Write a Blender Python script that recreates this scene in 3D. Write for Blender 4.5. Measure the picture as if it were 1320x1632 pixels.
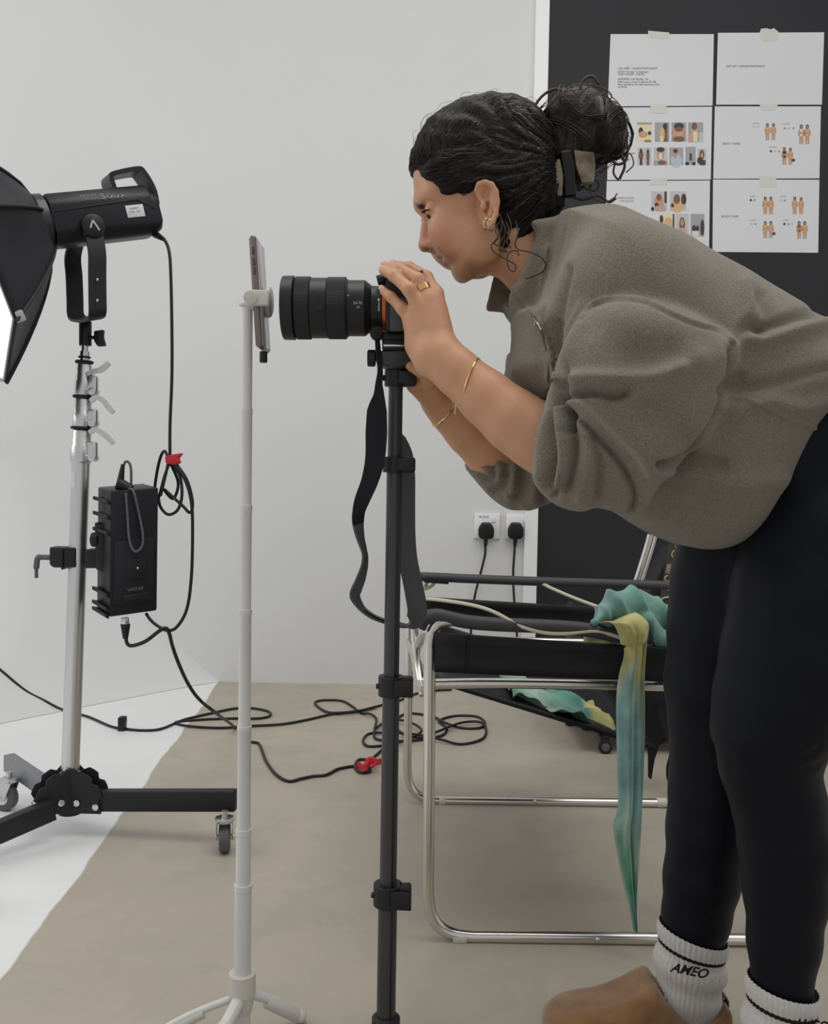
import bpy, bmesh, math, random
import numpy as np
from mathutils import Vector, Matrix
from mathutils.bvhtree import BVHTree
random.seed(7); RNG = np.random.RandomState(11)
PI = math.pi
sc = bpy.context.scene
for _o in list(bpy.data.objects): bpy.data.objects.remove(_o)
COL = sc.collection

# ------------------------------------------------------------------ camera
FPX = 1493.0; CX, CY = 660.0, 816.0; CAMH = 0.844
TILT = math.atan((816-747)/FPX); ROLL = math.radians(0.95)
f_ = np.array([0, math.cos(TILT), -math.sin(TILT)])
r0 = np.array([1.0, 0, 0]); u0 = np.array([0, math.sin(TILT), math.cos(TILT)])
R_ = math.cos(ROLL)*r0 + math.sin(ROLL)*u0
U_ = math.cos(ROLL)*u0 - math.sin(ROLL)*r0
C_ = np.array([0, 0, CAMH])
cam_d = bpy.data.cameras.new('camera_view'); cam = bpy.data.objects.new('camera_view', cam_d); COL.objects.link(cam)
cam_d.sensor_fit = 'VERTICAL'; cam_d.sensor_height = 24; cam_d.lens = 24*FPX/1632
cam_d.clip_start = 0.02
m = Matrix(((R_[0], U_[0], -f_[0], 0), (R_[1], U_[1], -f_[1], 0), (R_[2], U_[2], -f_[2], CAMH), (0, 0, 0, 1)))
cam.matrix_world = m
sc.camera = cam

def P(px, py, Y):
    """world point on the ray through a photo pixel at depth Y"""
    d = f_*FPX + R_*(px-CX) - U_*(py-CY)
    return Vector(C_ + d*(Y/d[1]))
def F(px, py, z=0.0):
    d = f_*FPX + R_*(px-CX) - U_*(py-CY)
    return Vector(C_ + d*((z-CAMH)/d[2]))
def PS(pts, Y):
    return [P(a, b, Y) for a, b in pts]
def PP(pts):
    return [P(*q) for q in pts]
def proj(V):
    V = np.asarray(V, dtype=float) - C_
    z = V@f_
    return CX+FPX*(V@R_)/z, CY-FPX*(V@U_)/z

# ------------------------------------------------------------------ light, world, exposure
sc.view_settings.view_transform = 'Standard'; sc.view_settings.look = 'None'
sc.view_settings.gamma = 1.0; sc.view_settings.use_curve_mapping = False
sc.view_settings.exposure = 0.0
w = bpy.data.worlds.new('world'); sc.world = w; w.use_nodes = True
WORLD_S = 0.56
nt = w.node_tree; bg = nt.nodes['Background']; bg.inputs['Strength'].default_value = WORLD_S
bg.inputs['Color'].default_value = (0.965, 0.975, 0.985, 1)
def area(name, loc, target, sx, sy, power, color=(1, 1, 1)):
    d = bpy.data.lights.new(name, 'AREA'); d.shape = 'RECTANGLE'; d.size = sx; d.size_y = sy
    d.energy = power; d.color = color
    o = bpy.data.objects.new(name, d); COL.objects.link(o); o.location = loc
    o.rotation_euler = (Vector(target)-Vector(loc)).to_track_quat('-Z', 'Y').to_euler()
    return o
area('window_daylight', (-3.1, 1.9, 2.6), (0.2, 1.9, 0.6), 2.4, 2.2, 27, (1.0, 0.99, 0.97))
area('skylight', (0.5, 1.3, 3.3), (0.5, 1.7, 0.0), 2.6, 1.6, 42, (1.0, 0.98, 0.95))

# ------------------------------------------------------------------ materials
MATS = {}
def mat(name, color, rough=0.5, metal=0.0, noise=0.0, nscale=8.0, bump=0.0, bscale=60.0, spec=0.5,
        sheen=0.0, sss=0.0, ssr=(1, .35, .2), coat=0.0, emit=None, attr=None, color2=None, detail=4, aniso=None, trans=0.0, alpha=1.0):
    if name in MATS: return MATS[name]
    mt = bpy.data.materials.new(name); mt.use_nodes = True; MATS[name] = mt
    n = mt.node_tree.nodes; l = mt.node_tree.links; b = n['Principled BSDF']
    col = (*color, 1)
    b.inputs['Base Color'].default_value = col
    b.inputs['Roughness'].default_value = rough; b.inputs['Metallic'].default_value = metal
    if max(color) < .03 and spec == .5: spec = .35; b.inputs['Base Color'].default_value = col = (*[c*.65 for c in color], 1)
    b.inputs['Specular IOR Level'].default_value = spec
    b.inputs['Coat Weight'].default_value = coat
    b.inputs['Sheen Weight'].default_value = sheen
    b.inputs['Alpha'].default_value = alpha
    if trans: b.inputs['Transmission Weight'].default_value = trans
    if sheen: b.inputs['Sheen Roughness'].default_value = 0.5
    if sss:
        b.inputs['Subsurface Weight'].default_value = sss
        b.inputs['Subsurface Radius'].default_value = ssr
        b.inputs['Subsurface Scale'].default_value = 0.008
    if emit:
        b.inputs['Emission Color'].default_value = (*emit[0], 1); b.inputs['Emission Strength'].default_value = emit[1]
    tc = n.new('ShaderNodeTexCoord')
    src = None
    if attr:
        a = n.new('ShaderNodeAttribute'); a.attribute_name = attr; src = a.outputs['Color']
        l.new(src, b.inputs['Base Color'])
    if noise:
        t = n.new('ShaderNodeTexNoise'); t.inputs['Scale'].default_value = nscale; t.inputs['Detail'].default_value = detail
        l.new(tc.outputs['Object'], t.inputs['Vector'])
        mx = n.new('ShaderNodeMix'); mx.data_type = 'RGBA'
        rp = n.new('ShaderNodeMapRange'); rp.inputs[1].default_value = 0.3; rp.inputs[2].default_value = 0.7
        l.new(t.outputs['Fac'], rp.inputs[0])
        if src is None or color2 is not None:
            c2 = color2 if color2 is not None else tuple(max(0, c*(1-noise)) for c in color)
            mx.inputs['A'].default_value = col; mx.inputs['B'].default_value = (*c2, 1)
            l.new(rp.outputs[0], mx.inputs['Factor'])
        else:
            mx.blend_type = 'MULTIPLY'; mx.inputs['Factor'].default_value = 1
            l.new(src, mx.inputs['A'])
            cr = n.new('ShaderNodeMapRange'); cr.inputs[3].default_value = 1-noise; cr.inputs[4].default_value = 1
            l.new(rp.outputs[0], cr.inputs[0]); l.new(cr.outputs[0], mx.inputs['B'])
        l.new(mx.outputs['Result'], b.inputs['Base Color'])
    if bump:
        t2 = n.new('ShaderNodeTexNoise'); t2.inputs['Scale'].default_value = bscale; t2.inputs['Detail'].default_value = 5
        l.new(tc.outputs['Object'], t2.inputs['Vector'])
        bp = n.new('ShaderNodeBump'); bp.inputs['Strength'].default_value = bump; bp.inputs['Distance'].default_value = 0.002
        l.new(t2.outputs['Fac'], bp.inputs['Height']); l.new(bp.outputs['Normal'], b.inputs['Normal'])
    return mt

# ------------------------------------------------------------------ object helpers
def obj(name, bm, m, parent=None, smooth=True, sharp=35):
    me = bpy.data.meshes.new(name)
    bmesh.ops.recalc_face_normals(bm, faces=bm.faces)
    bm.to_mesh(me); bm.free()
    return link_mesh(name, me, m, parent, smooth, sharp)
def link_mesh(name, me, m, parent=None, smooth=True, sharp=35):
    for mm in (m if isinstance(m, (list, tuple)) else [m]): me.materials.append(mm)
    if smooth and len(me.polygons):
        me.polygons.foreach_set('use_smooth', [True]*len(me.polygons))
        if sharp: me.set_sharp_from_angle(angle=math.radians(sharp))
    o = bpy.data.objects.new(name, me); COL.objects.link(o)
    if parent is not None:
        o.parent = parent; o.matrix_parent_inverse = parent.matrix_world.inverted() if False else Matrix.Translation(-Vector(parent.location))
    return o
def tag(o, label=None, cat=None, group=None, kind=None):
    if label: o['label'] = label
    if cat: o['category'] = cat
    if group: o['group'] = group
    if kind: o['kind'] = kind
    return o
def thing(name, label, cat, loc=(0, 0, 0), group=None):
    o = bpy.data.objects.new(name, None); COL.objects.link(o); o.location = loc; o.empty_display_size = .05
    return tag(o, label, cat, group)
def B(): return bmesh.new()

def frame(d, ref=None):
    d = Vector(d).normalized()
    a = Vector(ref) if ref is not None else (Vector((0, 0, 1)) if abs(d.z) < .9 else Vector((1, 0, 0)))
    x = (a - d*a.dot(d)).normalized(); return x, d.cross(x), d
def tube(bm, pts, r, seg=12, caps=True, mi=0, closed=False):
    pts = [Vector(p) for p in pts]; n = len(pts)
    rs = r if isinstance(r, (list, tuple)) else [r]*n
    rings = []; x = None
    for i, p in enumerate(pts):
        if closed: t = pts[(i+1) % n]-pts[i-1]
        else: t = pts[min(i+1, n-1)]-pts[max(i-1, 0)]
        if t.length < 1e-9: t = Vector((0, 0, 1))
        t.normalize()
        if x is None: x = frame(t)[0]
        else:
            x = x - t*x.dot(t)
            x = x.normalized() if x.length > 1e-6 else frame(t)[0]
        y = t.cross(x)
        rings.append([bm.verts.new(p + (x*math.cos(2*PI*k/seg)+y*math.sin(2*PI*k/seg))*rs[i]) for k in range(seg)])
    fs = []
    m_ = n if closed else n-1
    for i in range(m_):
        a, b = rings[i], rings[(i+1) % n]
        for k in range(seg):
            fs.append(bm.faces.new((a[k], a[(k+1) % seg], b[(k+1) % seg], b[k])))
    if caps and not closed:
        fs.append(bm.faces.new(rings[0][::-1])); fs.append(bm.faces.new(rings[-1]))
    for f in fs: f.material_index = mi
    return rings
def smoothpts(pts, k=6, closed=False):
    pts = [Vector(p) for p in pts]; n = len(pts); out = []
    rng = range(n) if closed else range(n-1)
    for i in rng:
        p0 = pts[(i-1) % n] if closed or i > 0 else pts[0]*2-pts[1]
        p1 = pts[i]; p2 = pts[(i+1) % n]
        p3 = pts[(i+2) % n] if closed or i+2 < n else pts[-1]*2-pts[-2]
        for j in range(k):
            t = j/k
            out.append(0.5*((2*p1)+(p2-p0)*t+(2*p0-5*p1+4*p2-p3)*t*t+(3*p1-p0-3*p2+p3)*t**3))
    if not closed: out.append(pts[-1])
    return out
def lerp_list(v, k, closed=False):
    out = []
    for i in range(len(v)-1):
        for j in range(k): out.append(v[i]+(v[i+1]-v[i])*j/k)
    out.append(v[-1]); return out
def lathe(bm, a, axis, prof, seg=32, mi=0, caps=True, ref=None, sy=1.0):
    """prof: list of (distance along axis, radius)"""
    x, y, d = frame(axis, ref); a = Vector(a); rings = []
    for h, r in prof:
        rings.append([bm.verts.new(a+d*h+(x*math.cos(2*PI*k/seg)+y*sy*math.sin(2*PI*k/seg))*max(r, 1e-5)) for k in range(seg)])
    fs = []
    for i in range(len(rings)-1):
        for k in range(seg):
            fs.append(bm.faces.new((rings[i][k], rings[i][(k+1) % seg], rings[i+1][(k+1) % seg], rings[i+1][k])))
    if caps:
        fs.append(bm.faces.new(rings[0][::-1])); fs.append(bm.faces.new(rings[-1]))
    for f in fs: f.material_index = mi
    return rings
def cyl(bm, a, b, r, r2=None, seg=24, mi=0, bev=0.0):
    a = Vector(a); b = Vector(b); L = (b-a).length; r2 = r if r2 is None else r2
    pr = [(0, r), (L, r2)] if not bev else [(0, r-bev), (bev*.3, r-bev*.3), (bev, r), (L-bev, r2), (L-bev*.3, r2-bev*.3), (L, r2-bev)]
    return lathe(bm, a, b-a, pr, seg, mi)
def box(bm, c, s, rot=None, bev=0.0, mi=0, segs=2):
    """box centred at c, full size s, rot a 3x3 Matrix"""
    t = B(); bmesh.ops.create_cube(t, size=1.0)
    for v in t.verts: v.co = Vector((v.co.x*s[0], v.co.y*s[1], v.co.z*s[2]))
    if bev: bmesh.ops.bevel(t, geom=list(t.edges)+list(t.verts), offset=bev, segments=segs, affect='EDGES', profile=.5)
    M = rot if rot is not None else Matrix.Identity(3)
    vm = {}
    for v in t.verts: vm[v] = bm.verts.new(M@v.co+Vector(c))
    for f in t.faces:
        nf = bm.faces.new([vm[v] for v in f.verts]); nf.material_index = mi
    t.free()
def axes(x, y=None, z=None):
    """rotation matrix whose x column is along x, z close to given z"""
    x = Vector(x).normalized(); z = Vector(z if z is not None else (0, 0, 1)); z = (z-x*z.dot(x)).normalized()
    y = z.cross(x); return Matrix((x, y, z)).transposed()
def beam(bm, a, b, w_, h_, bev=0.0, mi=0, up=None):
    a = Vector(a); b = Vector(b); box(bm, (a+b)/2, ((b-a).length, w_, h_), axes(b-a, z=up), bev, mi)
def prism(bm, poly, vec, mi=0, bev=0.0, segs=2):
    """extrude polygon (3D points) by vec"""
    t = B(); vec = Vector(vec)
    a = [t.verts.new(Vector(p)) for p in poly]; b = [t.verts.new(Vector(p)+vec) for p in poly]
    n = len(poly)
    t.faces.new(a); t.faces.new(b[::-1])
    for i in range(n): t.faces.new((a[i], b[i], b[(i+1) % n], a[(i+1) % n]))
    bmesh.ops.recalc_face_normals(t, faces=t.faces)
    if bev: bmesh.ops.bevel(t, geom=list(t.edges)+list(t.verts), offset=bev, segments=segs, affect='EDGES', profile=.5)
    vm = {v: bm.verts.new(v.co) for v in t.verts}
    for f in t.faces:
        nf = bm.faces.new([vm[v] for v in f.verts]); nf.material_index = mi
    t.free()
def ribbon(bm, pts, sides, w_, th, mi=0):
    """flat strap: centre pts, side directions (one or per-point), width, thickness"""
    pts = [Vector(p) for p in pts]; n = len(pts); rings = []
    ws = w_ if isinstance(w_, (list, tuple)) else [w_]*n
    for i, p in enumerate(pts):
        t = (pts[min(i+1, n-1)]-pts[max(i-1, 0)]).normalized()
        s = Vector(sides[i] if isinstance(sides, list) else sides); s = (s-t*s.dot(t)).normalized()
        u = t.cross(s)
        q = [(-1, -1), (-.5, -1), (0, -1), (.5, -1), (1, -1), (1, 1), (.5, 1), (0, 1), (-.5, 1), (-1, 1)]
        rings.append([bm.verts.new(p+s*a*ws[i]/2+u*b*th/2) for a, b in q])
    k = len(rings[0])
    for i in range(n-1):
        for j in range(k):
            f = bm.faces.new((rings[i][j], rings[i][(j+1) % k], rings[i+1][(j+1) % k], rings[i+1][j])); f.material_index = mi
    bm.faces.new(rings[0][::-1]).material_index = mi; bm.faces.new(rings[-1]).material_index = mi
def ball(bm, c, r, s=(1, 1, 1), seg=16, mi=0, rot=None):
    M = rot if rot is not None else Matrix.Identity(3)
    t = B(); bmesh.ops.create_uvsphere(t, u_segments=seg, v_segments=max(6, seg//2), radius=1)
    vm = {v: bm.verts.new(Vector(c)+M@Vector((v.co.x*s[0]*r, v.co.y*s[1]*r, v.co.z*s[2]*r))) for v in t.verts}
    for f in t.faces: bm.faces.new([vm[v] for v in f.verts]).material_index = mi
    t.free()
def text(name, s, origin, xdir, ydir, size, m, parent=None, depth=0.0004, align='LEFT', offset=0.0, shear=0.0, font_fit=None):
    cu = bpy.data.curves.new(name, 'FONT'); cu.body = s; cu.size = size; cu.align_x = align; cu.extrude = depth
    cu.resolution_u = 3; cu.offset = offset; cu.shear = shear
    o = bpy.data.objects.new(name, cu); COL.objects.link(o)
    dg = bpy.context.evaluated_depsgraph_get()
    me = bpy.data.meshes.new_from_object(o.evaluated_get(dg)); bpy.data.objects.remove(o)
    x = Vector(xdir).normalized(); y = Vector(ydir); y = (y-x*y.dot(x)).normalized(); z = x.cross(y)
    if font_fit:
        xs = [v.co.x for v in me.vertices]; wd = max(xs)-min(xs)
        k = font_fit/wd
        for v in me.vertices: v.co.x *= k
    M = Matrix(((x.x, y.x, z.x, origin[0]), (x.y, y.y, z.y, origin[1]), (x.z, y.z, z.z, origin[2]), (0, 0, 0, 1)))
    me.transform(M); me.materials.clear()
    return link_mesh(name, me, m, parent, smooth=False)

# ------------------------------------------------------------------ implicit surfaces
FAR = 0.06
def smin(a, b, k):
    if k <= 0: return np.minimum(a, b)
    h = np.maximum(k-np.abs(a-b), 0)/k
    return np.minimum(a, b)-h*h*k*0.25
def smax(a, b, k): return -smin(-a, -b, k)
class Prim:
    def __init__(s, lo, hi, fn): s.lo = np.array(lo, float); s.hi = np.array(hi, float); s.fn = fn
    def __call__(s, X, Y, Z, lo, hi):
        g = np.maximum(0, np.maximum(s.lo-hi, lo-s.hi))
        if np.sqrt((g*g).sum()) > FAR: return None
        return s.fn(X, Y, Z)
def cap(a, b, ra, rb=None):
    a = np.array(a, float); b = np.array(b, float); rb = ra if rb is None else rb
    ab = b-a; L2 = max((ab*ab).sum(), 1e-12); R = max(ra, rb)
    def fn(X, Y, Z):
        t = np.clip(((X-a[0])*ab[0]+(Y-a[1])*ab[1]+(Z-a[2])*ab[2])/L2, 0, 1)
        return np.sqrt((X-a[0]-t*ab[0])**2+(Y-a[1]-t*ab[1])**2+(Z-a[2]-t*ab[2])**2)-(ra+(rb-ra)*t)
    return Prim(np.minimum(a, b)-R, np.maximum(a, b)+R, fn)
def chain(pts, rs, k=0.006):
    return U([cap(pts[i], pts[i+1], rs[i], rs[i+1]) for i in range(len(pts)-1)], k)
def ell(c, r, rot=None):
    c = np.array(c, float); r = np.array(r, float); M = np.array(rot) if rot is not None else np.eye(3)
    def fn(X, Y, Z):
        x, y, z = X-c[0], Y-c[1], Z-c[2]
        a = x*M[0, 0]+y*M[1, 0]+z*M[2, 0]; b = x*M[0, 1]+y*M[1, 1]+z*M[2, 1]; d = x*M[0, 2]+y*M[1, 2]+z*M[2, 2]
        k0 = np.sqrt((a/r[0])**2+(b/r[1])**2+(d/r[2])**2); k1 = np.sqrt((a/r[0]**2)**2+(b/r[1]**2)**2+(d/r[2]**2)**2)
        return k0*(k0-1)/np.maximum(k1, 1e-6)
    R = r.max() if rot is not None else r
    return Prim(c-R, c+R, fn)
def poly2(X, Z, V):
    d = np.full(np.broadcast(X, Z).shape, 1e9); s = np.ones_like(d)
    n = len(V)
    for i in range(n):
        x1, z1 = V[i]; x0, z0 = V[i-1]
        ex, ez = x0-x1, z0-z1; wx, wz = X-x1, Z-z1
        t = np.clip((wx*ex+wz*ez)/max(ex*ex+ez*ez, 1e-12), 0, 1)
        d = np.minimum(d, (wx-ex*t)**2+(wz-ez*t)**2)
        c1 = Z >= z1; c2 = Z < z0; c3 = ex*wz > ez*wx
        flip = (c1 & c2 & c3) | (~c1 & ~c2 & ~c3)
        s = np.where(flip, -s, s)
    return s*np.sqrt(d)
def slab(px, Y0, W, r, sm=4, Yc=None, persp=True):
    """photo outline at depth Y0, extruded across depth around Yc with rounded rim"""
    pts = [P(q[0], q[1], q[2] if len(q) > 2 else Y0) for q in px]
    if sm: pts = smoothpts(pts, sm, closed=True)
    V = [(p.x, p.z) for p in pts]; Yc = Y0 if Yc is None else Yc
    A = np.array(V); lo = (A[:, 0].min(), Yc-W, A[:, 1].min()); hi = (A[:, 0].max(), Yc+W, A[:, 1].max())
    def fn(X, Y, Z):
        a = poly2(X, Z, V)+r; b = np.abs(Y-Yc)-W+r
        return np.sqrt(np.maximum(a, 0)**2+np.maximum(b, 0)**2)-r+np.minimum(np.maximum(a, b), 0)
    return Prim(lo, hi, fn)
class U:
    def __init__(s, items, k=0.0): s.items = items; s.k = k; s.lo = np.min([i.lo for i in items], 0); s.hi = np.max([i.hi for i in items], 0)
    def __call__(s, X, Y, Z, lo, hi):
        g = np.maximum(0, np.maximum(s.lo-hi, lo-s.hi))
        if np.sqrt((g*g).sum()) > FAR: return None
        d = None
        for i in s.items:
            e = i(X, Y, Z, lo, hi)
            if e is None: continue
            d = e if d is None else smin(d, e, s.k)
        return d
class Sub:
    def __init__(s, a, b, k=0.0): s.a, s.b, s.k = a, b, k; s.lo, s.hi = a.lo, a.hi
    def __call__(s, X, Y, Z, lo, hi):
        d = s.a(X, Y, Z, lo, hi)
        if d is None: return None
        e = s.b(X, Y, Z, lo, hi)
        return d if e is None else smax(d, -e, s.k)
class Inter:
    def __init__(s, a, b, k=0.0): s.a, s.b, s.k = a, b, k; s.lo, s.hi = np.maximum(a.lo, b.lo), np.minimum(a.hi, b.hi)
    def __call__(s, X, Y, Z, lo, hi):
        d = s.a(X, Y, Z, lo, hi)
        if d is None: return None
        e = s.b(X, Y, Z, lo, hi)
        return None if e is None else smax(d, e, s.k)
class Off:
    def __init__(s, a, o): s.a, s.o = a, o; s.lo, s.hi = a.lo-o, a.hi+o
    def __call__(s, X, Y, Z, lo, hi):
        d = s.a(X, Y, Z, lo, hi); return None if d is None else d-s.o
def sdf_mesh(name, f, h, relax=1):
    lo = f.lo-3*h; hi = f.hi+3*h
    n = np.ceil((hi-lo)/h).astype(int)+1
    vol = np.full(n, 1.0, np.float32); Bk = 24
    ax = [lo[i]+h*np.arange(n[i]) for i in range(3)]
    R = Bk*h*0.87
    for i in range(0, n[0], Bk):
        for j in range(0, n[1], Bk):
            for k in range(0, n[2], Bk):
                xs, ys, zs = ax[0][i:i+Bk], ax[1][j:j+Bk], ax[2][k:k+Bk]
                bl = np.array([xs[0], ys[0], zs[0]]); bh = np.array([xs[-1], ys[-1], zs[-1]])
                c = (bl+bh)/2
                e = f(c[0].reshape(1, 1, 1), c[1].reshape(1, 1, 1), c[2].reshape(1, 1, 1), bl, bh)
                if e is None: continue
                e = float(np.asarray(e).ravel()[0])
                if abs(e) > R*1.5+.004:
                    vol[i:i+Bk, j:j+Bk, k:k+Bk] = e; continue
                d = f(xs[:, None, None], ys[None, :, None], zs[None, None, :], bl, bh)
                vol[i:i+Bk, j:j+Bk, k:k+Bk] = np.broadcast_to(d, (len(xs), len(ys), len(zs)))
    S = vol < 0
    cnt = np.zeros(np.array(S.shape)-1, np.int8)
    for a in (0, 1):
        for b in (0, 1):
            for c in (0, 1):
                cnt += S[a:S.shape[0]-1+a, b:S.shape[1]-1+b, c:S.shape[2]-1+c]
    act = (cnt > 0) & (cnt < 8)
    I, J, K = np.nonzero(act); N = len(I)
    ids = np.full(act.shape, -1, np.int32); ids[I, J, K] = np.arange(N)
    acc = np.zeros((N, 3)); num = np.zeros(N)
    corners = {(a, b, c): vol[I+a, J+b, K+c].astype(float) for a in (0, 1) for b in (0, 1) for c in (0, 1)}
    for a in corners:
        for axn in range(3):
            if a[axn] == 1: continue
            b = list(a); b[axn] = 1; b = tuple(b)
            va, vb = corners[a], corners[b]
            m_ = (va < 0) != (vb < 0)
            t = np.where(m_, va/np.where(m_, va-vb, 1), 0)
            for q in range(3):
                acc[:, q] += np.where(m_, a[q]+(t if q == axn else 0), 0)
            num += m_
    V = lo+(np.stack([I, J, K], 1)+acc/num[:, None])*h
    quads = []
    for axn in range(3):
        sl = [slice(1, -1)]*3
        A = S[tuple(slice(0, -1) if q == axn else slice(1, -1) for q in range(3))]
        Bq = S[tuple(slice(1, None) if q == axn else slice(1, -1) for q in range(3))]
        e = np.nonzero(A != Bq); inside = A[e]
        p = [e[q]+(0 if q == axn else 1) for q in range(3)]
        u, v = [(1, 2), (2, 0), (0, 1)][axn]
        def cell(du, dv):
            c = [p[0].copy(), p[1].copy(), p[2].copy()]; c[u] = c[u]-du; c[v] = c[v]-dv
            return ids[c[0], c[1], c[2]]
        q = np.stack([cell(1, 1), cell(0, 1), cell(0, 0), cell(1, 0)], 1)
        q[~inside] = q[~inside][:, ::-1]
        quads.append(q)
    Q = np.concatenate(quads); Q = Q[(Q >= 0).all(1)]
    E = np.concatenate([Q[:, [0, 1]], Q[:, [1, 2]], Q[:, [2, 3]], Q[:, [3, 0]]])
    for _ in range(relax):
        s = np.zeros_like(V); c = np.zeros(N)
        np.add.at(s, E[:, 0], V[E[:, 1]]); np.add.at(s, E[:, 1], V[E[:, 0]])
        np.add.at(c, E[:, 0], 1); np.add.at(c, E[:, 1], 1)
        V = V*0.5+0.5*s/np.maximum(c, 1)[:, None]
    return V, Q
def vnormals(V, Q):
    n = np.cross(V[Q[:, 2]]-V[Q[:, 0]], V[Q[:, 3]]-V[Q[:, 1]])
    N = np.zeros_like(V)
    for k in range(4): np.add.at(N, Q[:, k], n)
    return N/np.maximum(np.linalg.norm(N, axis=1), 1e-12)[:, None]
def np_mesh(name, V, Q, col=None, mi=None):
    me = bpy.data.meshes.new(name)
    me.vertices.add(len(V)); me.vertices.foreach_set('co', V.astype(np.float32).ravel())
    me.loops.add(len(Q)*4); me.loops.foreach_set('vertex_index', Q.astype(np.int32).ravel())
    me.polygons.add(len(Q)); me.polygons.foreach_set('loop_start', np.arange(0, len(Q)*4, 4, dtype=np.int32))
    if mi is not None: me.polygons.foreach_set('material_index', mi.astype(np.int32))
    me.update(calc_edges=True)
    if col is not None:
        a = me.color_attributes.new('tint', 'FLOAT_COLOR', 'POINT')
        a.data.foreach_set('color', np.concatenate([col, np.ones((len(V), 1))], 1).astype(np.float32).ravel())
    return me
def polydist(u, v, pts):
    d = np.full(len(u), 1e9)
    for i in range(len(pts)-1):
        ax_, ay = pts[i]; bx, by = pts[i+1]; ex, ey = bx-ax_, by-ay
        t = np.clip(((u-ax_)*ex+(v-ay)*ey)/max(ex*ex+ey*ey, 1e-9), 0, 1)
        d = np.minimum(d, np.hypot(u-ax_-t*ex, v-ay-t*ey))
    return d
def sp2(pts, k=5):
    return [(q.x, q.y) for q in smoothpts([(a, b, 0) for a, b in pts], k)]
def vnoise(V, s, seed=0, octs=3):
    """cheap smooth 3-D noise built from rotated sines"""
    r = np.random.RandomState(seed); out = np.zeros(len(V)); amp = 1.0; tot = 0
    for o in range(octs):
        q = np.zeros(len(V))
        for _ in range(5):
            d = r.normal(size=3); d /= np.linalg.norm(d)
            q += np.sin(V@d*s*(0.7+0.6*r.rand())*2**o+r.rand()*6.28)
        out += amp*q/2.2; tot += amp; amp *= 0.5
    return out/tot
# ================================================================== THE ROOM
WY = 3.625
# floor
def floor_material():
    mt = bpy.data.materials.new('screed_floor'); mt.use_nodes = True
    n = mt.node_tree.nodes; l = mt.node_tree.links; b = n['Principled BSDF']
    tc = n.new('ShaderNodeTexCoord'); sep = n.new('ShaderNodeSeparateXYZ'); l.new(tc.outputs['Object'], sep.inputs[0])
    def noise(s, det=6, dist=0.0, vec=None):
        t = n.new('ShaderNodeTexNoise'); t.inputs['Scale'].default_value = s; t.inputs['Detail'].default_value = det
        t.inputs['Distortion'].default_value = dist; l.new(vec or tc.outputs['Object'], t.inputs['Vector']); return t.outputs['Fac']
    def mr(x, a, b_, c, d):
        r = n.new('ShaderNodeMapRange'); l.new(x, r.inputs[0]); r.inputs[1].default_value = a; r.inputs[2].default_value = b_
        r.inputs[3].default_value = c; r.inputs[4].default_value = d; return r.outputs[0]
    def mixc(f, a, c, bt='MIX'):
        m_ = n.new('ShaderNodeMix'); m_.data_type = 'RGBA'; m_.blend_type = bt
        if isinstance(f, float): m_.inputs['Factor'].default_value = f
        else: l.new(f, m_.inputs['Factor'])
        for s, v in (('A', a), ('B', c)):
            if isinstance(v, tuple): m_.inputs[s].default_value = (*v, 1)
            else: l.new(v, m_.inputs[s])
        return m_.outputs['Result']
    c = mixc(mr(noise(1.6, 6, 0.6), .35, .65, 0, 1), (0.46, 0.405, 0.325), (0.395, 0.355, 0.29))
    c = mixc(mr(noise(5.5, 8, 1.2), .45, .75, 0, .6), c, (0.34, 0.315, 0.27))
    c = mixc(mr(noise(22, 6, .3), .55, .8, 0, .35), c, (0.47, 0.42, 0.34))
    # hair cracks and scuffs
    v = n.new('ShaderNodeTexVoronoi'); v.feature = 'DISTANCE_TO_EDGE'; v.inputs['Scale'].default_value = 1.35
    mp = n.new('ShaderNodeVectorMath'); mp.operation = 'ADD'
    t = n.new('ShaderNodeTexNoise'); t.inputs['Scale'].default_value = 3.0; l.new(tc.outputs['Object'], t.inputs['Vector'])
    l.new(tc.outputs['Object'], mp.inputs[0]); l.new(t.outputs['Color'], mp.inputs[1]); l.new(mp.outputs[0], v.inputs['Vector'])
    c = mixc(mr(v.outputs['Distance'], 0.0, 0.003, .12, 0), c, (0.22, 0.2, 0.18))
    # white paint of the photo cove on the left: boundary line in floor coordinates
    A = F(345, 1092); Bq = F(3, 1560)
    k = (Bq.x-A.x)/(Bq.y-A.y)
    mul = n.new('ShaderNodeMath'); mul.operation = 'MULTIPLY_ADD'; l.new(sep.outputs['Y'], mul.inputs[0]); mul.inputs[1].default_value = k; mul.inputs[2].default_value = A.x-k*A.y
    sb = n.new('ShaderNodeMath'); sb.operation = 'SUBTRACT'; l.new(sep.outputs['X'], sb.inputs[0]); l.new(mul.outputs[0], sb.inputs[1])
    wob = n.new('ShaderNodeMath'); wob.operation = 'ADD'; l.new(sb.outputs[0], wob.inputs[0]); l.new(mr(noise(5, 3), .3, .7, -.006, .006), wob.inputs[1])
    paint = mr(wob.outputs[0], -0.003, 0.003, 1, 0)
    white = mixc(mr(noise(3, 5), .4, .7, 0, .5), (0.80, 0.80, 0.80), (0.72, 0.725, 0.735))
    c = mixc(paint, c, white)
    l.new(c, b.inputs['Base Color'])
    l.new(mr(noise(7, 6), .3, .7, .38, .6), b.inputs['Roughness'])
    bp = n.new('ShaderNodeBump'); bp.inputs['Strength'].default_value = .12; bp.inputs['Distance'].default_value = .002
    l.new(noise(40, 8), bp.inputs['Height']); l.new(bp.outputs[0], b.inputs['Normal'])
    return mt
bm = B(); box(bm, (0.6, 1.4, -0.03), (6.6, 5.4, 0.06))
tag(obj('floor', bm, floor_material(), smooth=False), kind='structure')

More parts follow.
